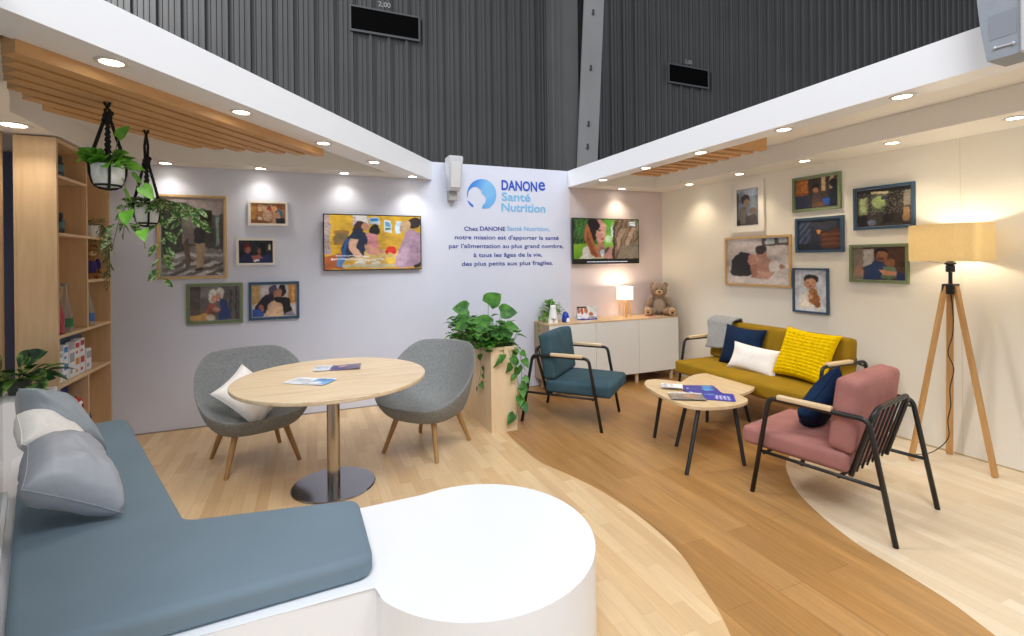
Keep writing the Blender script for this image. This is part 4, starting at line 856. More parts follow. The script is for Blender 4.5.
# hanging planters
def hanging(x, y, zpot_top, zpot_bot, r, zknot, lab, labp, variegated):
    t = thing('hanging_pot', lab, 'hanging planter', (x, y, zpot_bot))
    H_ = zpot_top-zpot_bot
    bm = B(); lathe(bm, [(0, 0), (r*.6, 0), (r*.84, H_*.14), (r*.98, H_*.5), (r, H_), (r*.93, H_), (r*.9, H_*.9), (0, H_*.9)], 32); obj('pot', bm, pot_m, t, True, 50)
    bm = B(); lathe(bm, [(0, H_*.905), (r*.88, H_*.905), (r*.88, H_*.93), (0, H_*.93)], 24); obj('soil', bm, soil_m, t)
    bm = B(); zk = zknot-zpot_bot; top = 2.394-zpot_bot
    for k in range(4):
        a = PI/4*0+k*PI/2+R(22); ca, sa = math.cos(a), math.sin(a)
        pts = [(ca*.008, sa*.008, zk)]
        n_ = 26
        for i in range(1, n_+1):
            f = i/n_; rr = .008+(r+.006-.008)*f; z = zk+(H_-zk)*f; tw = .004*math.sin(f*60); pts.append((ca*rr-sa*tw, sa*rr+ca*tw, z))
        tube(bm, pts, .0085, 6)
        tube(bm, [(ca*(r+.006), sa*(r+.006), H_), (ca*(r*.97+.006), sa*(r*.97+.006), H_*.6), (ca*(r*.8+.006), sa*(r*.8+.006), H_*.18), (ca*(r*.5), sa*(r*.5), -.006), (0, 0, -.012)], .0065, 6)
        b2 = a+PI/4
    obj('macrame_cord', bm, rope, t, True)
    bm = B(); pts = [((r*.66+.008)*math.cos(2*PI*i/32), (r*.66+.008)*math.sin(2*PI*i/32), H_*.06) for i in range(32)]; tube(bm, pts, .006, 6, closed=True); obj('net_ring', bm, rope, t, True)
    bm = B(); ball(bm, (0, 0, zk), (.022, .022, .026), seg=12); ball(bm, (.012, .006, zk+.02), .015, seg=10); ball(bm, (-.012, .004, zk-.018), .015, seg=10); obj('knot', bm, rope, t, True)
    bm = B(); tube(bm, [(.006, 0, zk), (.009, 0, (zk+top)/2), (.0, 0, top-.03), (.012, 0, top)], .0075, 7); tube(bm, [(-.006, 0, zk), (-.009, 0, (zk+top)/2), (.0, 0, top-.03), (-.012, 0, top)], .0075, 7); obj('hanging_loop', bm, rope, t, True)
    p = thing('hanging_plant', labp, 'plant', (x, y, zpot_top-.02))
    bl, bs = B(), B(); rn = random.Random(5 if variegated else 3)
    if not variegated:
        for k in range(60):
            a = rn.uniform(0, 2*PI); el = rn.uniform(.0, 1.3); d = Vector((math.cos(a), math.sin(a), el)).normalized(); L = rn.uniform(.06, .10); s0 = Vector((math.cos(a)*r*.35, math.sin(a)*r*.35, .02))
            e0 = s0+d*rn.uniform(.01, .05); tube(bs, [s0-Vector((0, 0, .03)), e0], .002, 4); leaf(bl, e0, d+Vector((0, 0, -.2)), L, L*.80, rn.uniform(.05, .35), up=(-.38+rn.uniform(-.3, .3), -.75, .75))
        up_ = Vector((.05, -.02, .19)); tube(bs, [(0, 0, 0), (.03, 0, .08), up_-Vector((0,0,.03))], .002, 4); leaf(bl, up_-Vector((0,0,.03)), cax*.5+Vector((0, 0, .5)), .09, .065, 0, True, up=(-.3, -.9, .2))
        R_ = cax
        vine(bl, bs, [R_*.06, R_*.12+Vector((0, 0, .0)), R_*.15+Vector((0, 0, -.07)), R_*.16+Vector((0, 0, -.13))], .08, rn, .07)
        vine(bl, bs, [R_*.05+Vector((.0, .03, 0)), R_*.09+Vector((0, 0, -.1)), R_*.10+Vector((0, 0, -.2)), R_*.17+Vector((0, 0, -.32)), R_*.19+Vector((0, 0, -.42))], .075, rn, .11)
        obj('foliage', bl, leaf_g, p, True)
    else:
        R_ = cax
        for k in range(70):
            a = rn.uniform(0, 2*PI); d = Vector((math.cos(a), math.sin(a), rn.uniform(-.1, .6))).normalized(); L = rn.uniform(.045, .075); s0 = d*r*rn.uniform(.4, 1.1); s0.z = rn.uniform(0, .06)
            leaf(bl, s0, d, L, L*.6, rn.uniform(.1, .4), False, up=(-.38+rn.uniform(-.3, .3), -.75, .75))
        for pts in ([R_*.05, R_*.12+Vector((0, 0, .05)), R_*.20+Vector((0, 0, .02)), R_*.27+Vector((0, 0, -.05)), R_*.33+Vector((0, 0, -.10))], [R_*.05, R_*.14+Vector((0, -.03, .02)), R_*.22+Vector((0, -.03, -.05)), R_*.27+Vector((0, -.02, -.13))], [R_*-.05, R_*-.12+Vector((0, 0, .02)), R_*-.17+Vector((0, 0, -.06)), R_*-.20+Vector((0, 0, -.16)), R_*-.22+Vector((0, 0, -.24))], [R_*-.04, R_*-.10, R_*-.13+Vector((0, 0, -.08)), R_*-.15+Vector((0, 0, -.13))], [R_*.03+Vector((0, .04, 0)), R_*.085+Vector((0, .02, -.05)), R_*.09+Vector((0, 0, -.2)), R_*.10+Vector((0, 0, -.33)), R_*.08+Vector((0, 0, -.44))], [R_*.1+Vector((0, 0, 0)), R_*.2+Vector((0, .05, .03)), R_*.29+Vector((0, .05, .0))]):
            vine(bl, bs, pts, .080, rn, .027, False, .55)
        obj('foliage', bl, leaf_v, p, True)
    obj('stems', bs, stem_m, p, True)
hanging(-5.433, -2.207, 2.066, 1.950, .071, 2.318, 'white pot in black macrame hanger, the nearer and higher one', 'bright green leafy plant in the nearer hanging pot', False)
hanging(-5.413, -1.631, 1.918, 1.795, .064, 2.195, 'white pot in black macrame hanger, the farther and lower one', 'variegated trailing plant in the farther hanging pot', True)
# calathea on a white ledge
bm = B(); box(bm, -6.36, -1.40, 0, -6.098, -1.0, .70, .003); o = obj('ledge_cabinet', bm, lam_w); tag(o, 'low white ledge box between the bench and the bookcase', 'cabinet')
t = thing('potted_calathea', 'dark broad-leaved calathea on the white ledge beside the bookcase', 'plant', (-6.24, -1.15, .702))
bm = B(); lathe(bm, [(0, 0), (.05, 0), (.065, .09), (.058, .09), (.055, .075), (0, .075)], 24); obj('pot', bm, mat('pot_dark', '#3c4238', .6), t, True, 50)
bl, bs = B(), B(); rn = random.Random(9)
for k in range(20):
    a = rn.uniform(-2.6, .6); d = Vector((math.cos(a), math.sin(a), rn.uniform(.15, .9))).normalized(); L = rn.uniform(.14, .21); e0 = d*rn.uniform(.05, .12)+Vector((0, 0, .09)); tube(bs, [(0, 0, .07), e0], .003, 4); leaf(bl, e0, d, L, L*.45, rn.uniform(.2, .7), False)
for (x, y, z, dx, dz, L) in ((.02, -.02, .19, .75, .55, .22), (.05, .0, .12, 1, .05, .18), (.0, 0, .17, .35, .75, .17), (-.02, -.05, .06, -.5, .1, .18), (.06, -.06, .05, .95, -.1, .16)):
    tube(bs, [(0, 0, .07), (x, y, z)], .003, 4); leaf(bl, (x, y, z), cax*dx+Vector((0, 0, dz)), L, L*.5, .2, False, up=(-.4, -.85, .4))
obj('foliage', bl, leaf_c, t, True); obj('stems', bs, stem_m, t, True)
# fern pot in bookcase
t = thing('potted_fern', 'white pot of greyish trailing fern in the upper right bookcase bay', 'plant', (-6.155, -.23, 1.777))
bm = B(); lathe(bm, [(0, 0), (.045, 0), (.06, .10), (.053, .10), (.05, .085), (0, .085)], 24); obj('pot', bm, pot_m, t, True, 50)
bl, bs = B(), B(); rn = random.Random(21)
for k in range(70):
    a = rn.uniform(0, 2*PI); d = Vector((math.cos(a), math.sin(a), rn.uniform(.1, .9))).normalized(); leaf(bl, d*rn.uniform(.02, .08)+Vector((0, 0, .10)), d, .05, .02, .5, False)
for dx, dy, dz in ((.06, .08, -.38), (.08, .03, -.22), (.06, -.06, -.14), (.07, .10, -.30), (.08, .06, -.42)): vine(bl, bs, [(0, 0, .1), (dx, dy*.5, .08), (dx*1.3, dy, dz*.4), (dx*1.25, dy*1.05, dz)], .04, rn, .016, False, .4)
obj('foliage', bl, leaf_f, t, True); obj('stems', bs, stem_m, t, True)

# ================================================================== BENCH (bottom left)
bench = thing('corner_bench', 'white L-shaped bench base ending in a round white table drum', 'bench', (-4.6, -3.2, 0))
ox, oy = -4.6, -3.2
cxx, cyy, cr_ = -3.832, -3.448, .474
circ = [(cxx+cr_*math.cos(R(a)), cyy+cr_*math.sin(R(a))) for a in range(-155, 112, 4)]
outline = [(-4.262, -3.59), (-4.262+.001, -3.655)][:1]+circ+[(-4.30, -3.005), (-4.95, -2.93), (-5.68, -1.20), (-6.09, -1.31), (-6.09, -1.6), (-5.845, -2.20), (-5.27, -3.62)]
bm = B(); prism(bm, [(x-ox, y-oy) for x, y in outline], 0, .405, .006, 2); obj('bench_plinth', bm, lam_w, bench, True, 30)
cush = [(-6.05, -1.345), (-5.64, -1.235), (-4.955, -2.965), (-4.275, -3.07), (-4.262, -3.545), (-5.25, -3.60), (-5.80, -2.22)]
cr = rounded([Vector((x-ox, y-oy, 0)) for x, y in cush], [.06, .09, .10, .07, .07, .05, .04], 8)
bm = B(); soft_prism(bm, [(p.x, p.y) for p in cr], .4055, .49, .03); o = obj('seat_cushion', bm, bench_m, bench, True, 35)
# glass partition with white foot rail
t = thing('glass_partition', 'clear glass partition pane along the left edge of the bench', 'glass partition', (-5.86, -2.2, 0))
d = Vector((.375, -.927)); n_ = Vector((-.927, -.375))
def gp(a, o_): p = d*a+n_*o_; return (p.x, p.y)
bm = B(); prism(bm, [gp(0, 0), gp(2.1, 0), gp(2.1, .01), gp(0, .01)], .44, 2.448); obj('pane', bm, glassm, t)
bm = B(); prism(bm, [gp(-.0, -.016), gp(2.1, -.016), gp(2.1, .03), gp(0, .03)], .407, .4395); obj('foot_rail', bm, lam_w, t)
# bench pillows
def corner_pillow(lab, t, m, tip, A, Bc, D, seed, wr, ext=.035, n=34):
    # soft pillow squashed against the glass: four corner points, bulging both ways
    tip, A, Bc, D = map(Vector, (tip, A, Bc, D)); c = (tip+A+Bc+D)/4; nr = (A-Bc).cross(D-tip).normalized()
    if nr.z < 0: nr = -nr
    rnd_ = random.Random(seed); off = Vector((rnd_.random()*40, rnd_.random()*40, 0)); root = thing('bench_pillow', lab, 'pillow', c); bm = B(); G = {}
    def pt(u, v, s):
        uu = u*(1-.05*(1-v*v)); vv = v*(1-.05*(1-u*u)); a, b_ = (uu+1)/2, (vv+1)/2
        p = (tip*(1-a)+A*a)*(1-b_)+(Bc*(1-a)+D*a)*b_-c
        e = max(0, 1-abs(u)**3)*max(0, 1-abs(v)**3); ed = min(1, e*3)
        rad = abs(noise.noise(Vector((math.atan2(v-1, u-.9)*5, 2, s))+off))*.014+abs(noise.noise(Vector((math.atan2(v+1, u+1)*6, 5, s))+off))*.012
        z = t/2*e**.42*(1 if s > 0 else .75)+(noise.noise(Vector((u*2, v*2, s))+off)*wr-rad)*ed
        return p+nr*s*z
    for s_ in (1, -1):
        for i in range(n+1):
            for k in range(n+1):
                if s_ == -1 and (i in (0, n) or k in (0, n)): G[s_, i, k] = G[1, i, k]
                else: G[s_, i, k] = bm.verts.new(pt(-1+2*i/n, -1+2*k/n, s_))
        for i in range(n):
            for k in range(n): bm.faces.new((G[s_, i, k], G[s_, i+1, k], G[s_, i+1, k+1], G[s_, i, k+1]))
    cb_ = obj('cushion_body', bm, m, root, True)
    bm = B(); ps = []
    for sd in range(4):
        for i in range(n): a = -1+2*i/n; ps.append(pt(*[(a, -1), (1, a), (-a, 1), (-1, -a)][sd], 1))
    tube(bm, ps, .002, 5, closed=True); obj('seam_piping', bm, m, cb_, True)
    return root
corner_pillow('silver-grey satin pillow lying frontmost on the bench', .27, satin, (-5.19, -2.87, .515), (-5.47, -2.97, .71), (-5.52, -2.40, .69), (-5.56, -2.70, .80), 1, .012)
corner_pillow('white pillow leaning between the two satin pillows', .20, offw, (-5.50, -2.23, .53), (-5.69, -2.44, .73), (-5.78, -1.93, .70), (-5.79, -2.24, .82), 2, .008)
corner_pillow('blue-grey satin pillow at the back of the bench by the bookcase', .31, satinb, (-5.515, -2.01, .51), (-5.82, -2.15, .64), (-5.745, -1.93, .84), (-5.82, -2.15, .93), 3, .010)

# ================================================================== ROUND TABLE
t = thing('pedestal_table', 'round oak-topped table on a steel pedestal', 'table', (-4.325, -1.765, 0))
bm = B(); lathe(bm, [(0, .730), (.622, .730), (.628, .734), (.63, .740), (.63, .754), (.627, .758), (0, .758)], 96); obj('tabletop', bm, oakt, t, True, 30)
bm = B(); lathe(bm, [(.043, .016), (.043, .729)], 32); obj('column', bm, chrome, t, True)
bm = B(); lathe(bm, [(0, 0), (.275, 0), (.277, .006), (.27, .012), (.05, .020), (0, .020)], 64); o = obj('base_plate', bm, chromed, t, True, 30)
def leaflet(name, lab, x, y, z, w_, h_, rz, A, tri=None, fold=0, g=None):
    t = thing(name, lab, 'leaflet', (x, y, z), R(rz), g)
    nx, ny = A.shape[1]-1, A.shape[0]-1
    vs_ = []; 
    for j in range(ny+1):
        for i in range(nx+1):
            u = i/nx-.5; v = .5-j/ny; zz = .0012+abs(u)*fold+.002*math.sin(u*5+1); vs_.append((u*w_, v*h_, zz))
    fs = [(j*(nx+1)+i, (j+1)*(nx+1)+i, (j+1)*(nx+1)+i+1, j*(nx+1)+i+1) for j in range(ny) for i in range(nx)]
    me = bpy.data.meshes.new('printed_sheet'); me.from_pydata(vs_, [], fs); ca = me.color_attributes.new('Col', 'FLOAT_COLOR', 'POINT')
    ca.data.foreach_set('color', np.concatenate([A.reshape(-1, 3), np.ones(((nx+1)*(ny+1), 1))], 1).astype(np.float32).ravel()); me.materials.append(picm)
    o = bpy.data.objects.new('printed_sheet', me); COL.objects.link(o); o.parent = t
    md = o.modifiers.new('thick', 'SOLIDIFY'); md.thickness = .0012; md.offset = -1
    return t
lf1 = paint(30, 20, '#eceef2', [('r', .55, .1, 1, .9, '#7ab4e4'), ('r', .6, .1, .95, .35, '#4c8cd0'), ('e', .7, .7, .15, .2, '#e8eef4'), ('v', .08, .2, .45, .8, '#b4bcc8', 0, 18)], seed=1)
lf2 = paint(30, 20, '#dfe4ee', [('r', .35, 0, .72, 1, '#5c4c8c'), ('r', .72, 0, 1, 1, '#7c7490'), ('e', .6, .3, .1, .16, '#c9a49c'), ('v', .03, .2, .3, .8, '#b0bccc', 0, 15)], seed=2)
leaflet('table_leaflet', 'white and sky-blue leaflet lying nearest on the round table', -4.47, -1.88, .7585, .30, .17, -35, lf1, fold=.01, g='leaflets on the round table')
leaflet('table_leaflet', 'white and purple leaflet farther back on the round table', -4.28, -1.53, .7585, .32, .17, -10, lf2, fold=.02, g='leaflets on the round table')

# ================================================================== GREY SHELL CHAIRS
def shell_chair(label, loc, rz, sc=1.0):
    t = thing('shell_armchair', label, 'armchair', loc, rz, 'grey felt shell armchairs')
    bm = B(); n_a, n_r = 56, 14
    def sm(x): x = max(0, min(1, x)); return x*x*(3-2*x)
    def rim(ph):
        c, s = math.cos(ph), math.sin(ph); tt = (1-c)/2
        z = .40+.15*sm(tt/.5)*1.0+.285*sm((tt-.38)/.55)
        ex = 2.7-.75*sm((tt-.4)/.4); rr = (abs(c)**ex+abs(s)**ex)**(-1/ex)
        return Vector((c*rr*.37-.02*sm((tt-.5)*2), s*rr*.405, z))
    rows = []
    zi, zo = .355, .255
    def P(ph, s, outer):
        r = rim(ph); tt = (1-math.cos(ph))/2; back = sm((tt-.35)/.5); side = sm(tt/.5)
        if not outer:
            k = s**(1.15-.25*back); z = zi-.015*back+(r.z-zi)*(s**(3.4-.6*side-.3*back))
            return Vector((r.x*k*.965, r.y*k*.965, z))
        k = (s**.62); z = zo+(r.z-zo)*(s**(3.2+1.2*back))
        return Vector((r.x*k*1.0, r.y*k*1.0, z))
    rings = []
    ss = [i/n_r for i in range(1, n_r+1)]
    rings = [[P(2*PI*a/n_a, s, False) for a in range(n_a)] for s in ss]
    # rounded lip
    lip = []
    for a in range(n_a):
        i_, o_ = P(2*PI*a/n_a, 1, False), P(2*PI*a/n_a, 1, True); m_ = (i_+o_)/2+Vector((0, 0, .012)); lip.append(m_)
    rings.append(lip); rings += [[P(2*PI*a/n_a, s, True) for a in range(n_a)] for s in ss[::-1]]
    V = [[bm.verts.new(p) for p in rg] for rg in rings]; ci = bm.verts.new((0, 0, zi)); co_ = bm.verts.new((0, 0, zo))
    for a in range(n_a):
        b_ = (a+1) % n_a; bm.faces.new((ci, V[0][a], V[0][b_])); bm.faces.new((co_, V[-1][b_], V[-1][a]))
        for i in range(len(V)-1): bm.faces.new((V[i][a], V[i+1][a], V[i+1][b_], V[i][b_]))
    o = obj('seat_shell', bm, greyf, t, True)
    md = o.modifiers.new('sub', 'SUBSURF'); md.levels = 1; md.render_levels = 1
    for a in (45, 135, -135, -45):
        ca, sa = math.cos(R(a)), math.sin(R(a)); bm = B(); tube(bm, [(ca*.235, sa*.235, .31), (ca*.36, sa*.36, .0)], .024, 14, r1=.015); obj('leg', bm, legw, t, True, 50)
    return t
ch1 = shell_chair('grey felt shell armchair left of the round table, holding a white pillow', (-4.875, -1.045, 0), R(-71))
ch2 = shell_chair('grey felt shell armchair right of the round table, empty', (-3.57, -1.345, 0), R(-137))
make_pillow('chair_pillow', 'white pillow tilted on edge in the left grey armchair', .42, .36, .13, offw, (-4.90, -1.15, .53), (.50, -.62, .60), (-.3, .3, .8), -62, 4, .006)

# ================================================================== TUBE FRAME ARMCHAIRS AND SOFA
def tube_seat(name, label, cat, loc, rz, Wd, m, group=None, nbars=6, depth=.86, backs=1, zseat=.415):
    """origin: ground between the two rear feet; +x forward"""
    t = thing(name, label, cat, loc, rz, group); hw = Wd/2
    for s in (-1, 1):
        bm = B(); pts = rounded([Vector((0, s*hw, .0)), Vector((.118, s*hw, .645)), Vector((.665, s*hw, .645)), Vector((.78, s*hw, .0))], .055, 7, closed=False)
        tube(bm, pts, .0145, 10); obj('side_frame', bm, black, t, True)
        bm = B(); box(bm, .30, s*hw-.021, .647, .61, s*hw+.021, .676, .008, 3); obj('arm_pad', bm, padw, t, True, 40)
        bm = B(); tube(bm, [(.05, s*hw, .288), (.728, s*hw, .288)], .011, 8); obj('side_rail', bm, black, t, True)
    for x in (.27, .70):
        bm = B(); tube(bm, [(x, -hw, .28), (x, hw, .28)], .010, 8); obj('cross_rail', bm, black, t, True)
    lw = hw-.075
    bm = B(); lean = lambda z: .235-(z-.28)*.30
    pts = rounded([Vector((lean(.28), -lw, .28)), Vector((lean(.69), -lw, .69)), Vector((lean(.69), lw, .69)), Vector((lean(.28), lw, .28))], .08, 7, closed=False); tube(bm, pts, .0145, 10); obj('back_loop', bm, black, t, True)
    for k in range(nbars):
        y = -lw+(k+1)*2*lw/(nbars+1); bm = B(); tube(bm, [(lean(.285), y, .285), (lean(.685), y, .685)], .0065, 7); obj('back_bar', bm, black, t, True)
    # rear rail joining loop to side frames
    for s in (-1, 1):
        bm = B(); tube(bm, [(lean(.62), s*lw, .62), (.112, s*hw, .60)], .008, 7); obj('loop_strut', bm, black, t, True)
    bm = B(); cushion(bm, .235, -hw+.018, .298, depth, hw-.018, zseat, .028, .012, 16); obj('seat_cushion', bm, m, t, True)
    bw_ = (Wd-.04)/backs
    for k in range(backs):
        y0 = -hw+.02+k*bw_; M = Matrix.Translation((.27, 0, .40)) @ Matrix.Rotation(R(-7), 4, 'Y') @ Matrix.Translation((-.27, 0, -.40))
        bm = B(); cushion(bm, .215, y0+.003, zseat+.002, .345, y0+bw_-.003, .845, .032, .014, 16, M); obj('back_cushion', bm, m, t, True)
    return t
rn_ = Vector((-1.615, -3.762)); hd = R(101.98); fw = Vector((math.cos(hd), math.sin(hd))); sd_ = Vector((fw.y, -fw.x)); c_ = rn_+sd_*.341
tube_seat('armchair', 'rose velvet armchair with black tube frame seen from behind', 'armchair', (c_.x, c_.y, 0), hd, .682, pink, 'black tube armchairs')
rn_ = Vector((-2.599, -1.09)); hd2 = R(-48.5); fw = Vector((math.cos(hd2), math.sin(hd2))); sd_ = Vector((-fw.y, fw.x)); c_ = rn_+sd_*.33
tube_seat('armchair', 'teal velvet armchair with black tube frame by the white sideboard', 'armchair', (c_.x, c_.y, 0), hd2, .66, teal, 'black tube armchairs')
sofa = tube_seat('sofa', 'mustard velvet sofa with black tube frame along the cream wall', 'sofa', (.045, -1.895, 0), R(180), 1.57, must, None, 14, .83, 1, .43)
make_pillow('sofa_pillow', 'dark navy velvet pillow at the far end of the sofa', .46, .42, .14, navy, (-.36, -1.65, .625), (-.93, -.1, .30), (.3, 0, .95), 0, 5, .006)
make_pillow('sofa_pillow', 'small white oblong pillow in front of the navy one', .50, .27, .13, offw, (-.47, -1.89, .55), (-.9, -.15, .40), (.4, -.06, .9), 3, 6, .006)
def knit(u, v, s): return .016*abs(math.sin(u*PI*5))*abs(math.sin(v*PI*7)) if s > 0 else .002
make_pillow('sofa_pillow', 'yellow bobble-knit pillow standing against the sofa back', .50, .47, .14, yell, (-.37, -2.35, .665), (-.90, -.05, .42), (.42, 0, .9), -2, 7, .003, True, knit, 76)
make_pillow('armchair_pillow', 'dark navy velvet pillow tucked in the rose armchair', .46, .42, .15, navy, (-1.33, -3.16, .57), (-.25, .93, .45), (.1, -.42, .9), 38, 8, .006)
# grey throw over the far end of the sofa back
bm = B(); nu, nv = 22, 40; G = []
path = [(-.355, .57), (-.335, .66), (-.31, .76), (-.295, .83), (-.27, .872), (-.22, .888), (-.17, .876), (-.135, .84), (-.115, .76), (-.10, .66)]
for j in range(nv+1):
    f = j/nv*(len(path)-1); i = min(int(f), len(path)-2); q = f-i; x = path[i][0]*(1-q)+path[i+1][0]*q; z = path[i][1]*(1-q)+path[i+1][1]*q; row = []
    for k in range(nu+1):
        y = -1.15-.34*k/nu-.02*math.sin(j*.35); w_ = noise.noise(Vector((y*9, j*.12, 3)))*.012; row.append(bm.verts.new((x-.006+w_*.6, y, z+.004+abs(w_)*.6-(.03*(1-k/nu) if j < 4 else 0))))
    G.append(row)
for j in range(nv):
    for k in range(nu): bm.faces.new((G[j][k], G[j][k+1], G[j+1][k+1], G[j+1][k]))
o = obj('throw_blanket', bm, throw_m, None, True); md = o.modifiers.new('s', 'SOLIDIFY'); md.thickness = .012; md.offset = 0
tag(o, 'grey knitted throw draped over the far end of the sofa back', 'blanket')

# ================================================================== COFFEE TABLES
def blob(P, n=7):
    P = [Vector((p[0], p[1], 0)) for p in P]; N = len(P); out = []
    for i in range(N):
        p0, p1, p2, p3 = P[i-1], P[i], P[(i+1) % N], P[(i+2) % N]
        for k in range(n):
            t_ = k/n; out.append(.5*((2*p1)+(p2-p0)*t_+(2*p0-5*p1+4*p2-p3)*t_*t_+(3*p1-p0-3*p2+p3)*t_**3))
    return [(p.x, p.y) for p in out]
def coffee(label, out_, z, feet, tops):
    ox, oy = sum(p[0] for p in out_)/len(out_), sum(p[1] for p in out_)/len(out_)
    t = thing('coffee_table', label, 'coffee table', (ox, oy, 0), 0, 'nested coffee tables')
    bm = B(); pts = blob(out_); a = [(x-ox, y-oy) for x, y in pts]; prism(bm, a, z-.022, z, .005, 2); obj('tabletop', bm, coffw, t, True, 30)
    for f, tp in zip(feet, tops):
        bm = B(); tube(bm, [(tp[0]-ox, tp[1]-oy, z-.0225), (f[0]-ox, f[1]-oy, 0)], .0165, 12, r1=.014); obj('leg', bm, black, t, True, 50)
coffee('pale oak pebble-shaped coffee table in front, with brochures', [(-1.727, -1.83), (-1.60, -1.775), (-1.46, -1.92), (-1.35, -2.23), (-1.31, -2.47), (-1.38, -2.62), (-1.60, -2.665), (-1.82, -2.60), (-1.90, -2.45), (-1.875, -2.20), (-1.82, -1.98)], .45, [(-1.735, -1.96), (-2.0, -2.636), (-1.50, -2.69)], [(-1.68, -2.0), (-1.80, -2.55), (-1.45, -2.55)])
coffee('lower pale oak pebble-shaped coffee table, tucked behind', [(-1.24, -1.753), (-.95, -1.60), (-.74, -1.62), (-.645, -1.82), (-.73, -2.11), (-.93, -2.25), (-1.25, -2.32), (-1.52, -2.33), (-1.64, -2.20), (-1.53, -1.97)], .385, [(-1.70, -2.19), (-1.025, -1.84), (-.66, -2.0)], [(-1.56, -2.17), (-1.0, -1.83), (-.78, -2.0)])
pur = paint(24, 34, '#3a3cae', [('v', .15, .5, .6, .9, '#c8ccf0', 0, 22), ('r', .62, .15, .9, .5, '#58b4e4'), ('g', 0, 0, 1, .1, '#4a48b8', '#3a3cae')], seed=4, tex=.04)
pur2 = paint(24, 34, '#3c3aa4', [('r', .1, .08, .5, .14, '#d8dcf4'), ('r', .55, .6, .9, .9, '#4ca4dc')], seed=4, tex=.04)
pho = paint(30, 22, '#8c8078', [('n', 0, 0, 1, 1, '#d8d0c8', .3), ('n', 0, 0, 1, 1, '#4a3c34', .3), ('e', .6, .5, .2, .3, '#b08c74'), ('r', 0, 0, 1, .12, '#e0e0e2')], seed=5)
wht = paint(20, 24, '#e6e8ec', [('r', .1, .1, .9, .3, '#c0c8d4')], seed=6)
GL = 'brochures on the coffee table'
leaflet('brochure', 'purple brochure lying undermost behind the others on coffee table', -1.45, -2.20, .4512, .20, .27, 62, pur2, g=GL)
leaflet('brochure', 'purple brochure with sky-blue block at the right of the brochures', -1.53, -2.43, .4545, .22, .30, 48, pur, g=GL)
leaflet('brochure', 'purple brochure under the photo brochure on the coffee table', -1.52, -2.30, .4578, .20, .27, 75, pur2, g=GL)
leaflet('brochure', 'brochure with a grey-brown photo cover, frontmost of the brochures', -1.74, -2.36, .4612, .26, .19, -32, pho, g=GL)
leaflet('brochure', 'folded white flyer at the left of the purple brochures', -1.66, -2.10, .4645, .13, .17, 50, wht, fold=.02, g=GL)

# ================================================================== SIDEBOARD AND WHAT STANDS ON IT
t = thing('sideboard', 'low white three-door sideboard with oak top under the right screen', 'sideboard', (-1.02, -.21, 0))
# local x -.93..+.93 ; y -.21 (front) .. +.20
oakc = wood('sideboard_oak', '#dcc09c', '#c6a67e', (1.5, 12, 12), .5)
greyo = wood('sideboard_end', '#b59f83', '#9c866c', (12, 12, 1.2), .5)
bm = B(); box(bm, -.93, -.188, .125, .93, .20, .785); obj('carcass', bm, greyo, t)
bm = B(); box(bm, -.932, -.207, .7855, .932, .20, .801); obj('oak_top', bm, oakc, t)
for k in range(3):
    x0 = -.930+k*.62; bm = B(); box(bm, x0+.002, -.208, .127, x0+.618, -.189, .784, .0015, 1); obj('door', bm, door_m, t)
for x in (-.85, .31, -.27, .85):
    for y in (-.15, .14): bm = B(); lathe(bm, [(0, 0), (.022, 0), (.025, .124), (0, .124)], 16, (x, y, 0)); obj('foot', bm, padw, t, True, 50)
ZC = .802
# table lamp
t = thing('table_lamp', 'small white drum lamp on pale wooden legs, lit, on the sideboard', 'lamp', (-.752, -.19, ZC))
shade_w, nt, b = base('lamp_shade_white'); b.inputs['Base Color'].default_value = lin('#fff6ea'); b.inputs['Roughness'].default_value = .8; b.inputs['Emission Color'].default_value = lin('#ffe9cf'); b.inputs['Emission Strength'].default_value = 1.0
bm = B(); lathe(bm, [(.104, .225), (.104, .385), (.102, .385), (.102, .225)], 40); obj('lamp_shade', bm, shade_w, t, True, 50)
lp = mat('lamp_pine', '#d9a860', .5)
for k, (a, rr) in enumerate(((-112, .014), (-20, .007), (70, .007), (160, .007))):
    bm = B(); ca, sa = math.cos(R(a)), math.sin(R(a)); tube(bm, [(ca*.075, sa*.075, 0), (ca*.06, sa*.06, .26)], rr, 10); obj('leg', bm, lp, t, True, 50)
bm = B(); box(bm, -.06, -.006, .25, .06, .006, .262); box(bm, -.006, -.06, .25, .006, .06, .262); obj('cross_bar', bm, lp, t)
bm = B(); ball(bm, (0, 0, .31), .028, seg=14); obj('bulb', bm, emis('bulb_warm', '#ffe2b8', 30), t, True)
def point(name, par, z, pw, col, r=.03):
    l = bpy.data.lights.new(name, 'POINT'); l.energy = pw; l.color = col; l.shadow_soft_size = r
    o = bpy.data.objects.new(name, l); COL.objects.link(o); o.parent = par; o.location = (0, 0, z)
point('lamp_glow', t, .37, 5, (1, .84, .62), .02)
# teddy
t = thing('teddy_bear', 'big brown-grey teddy bear sitting at the corner end of the sideboard', 'soft toy', (-.20, -.175, ZC), R(-36)); t.scale = (.99, .99, .99)
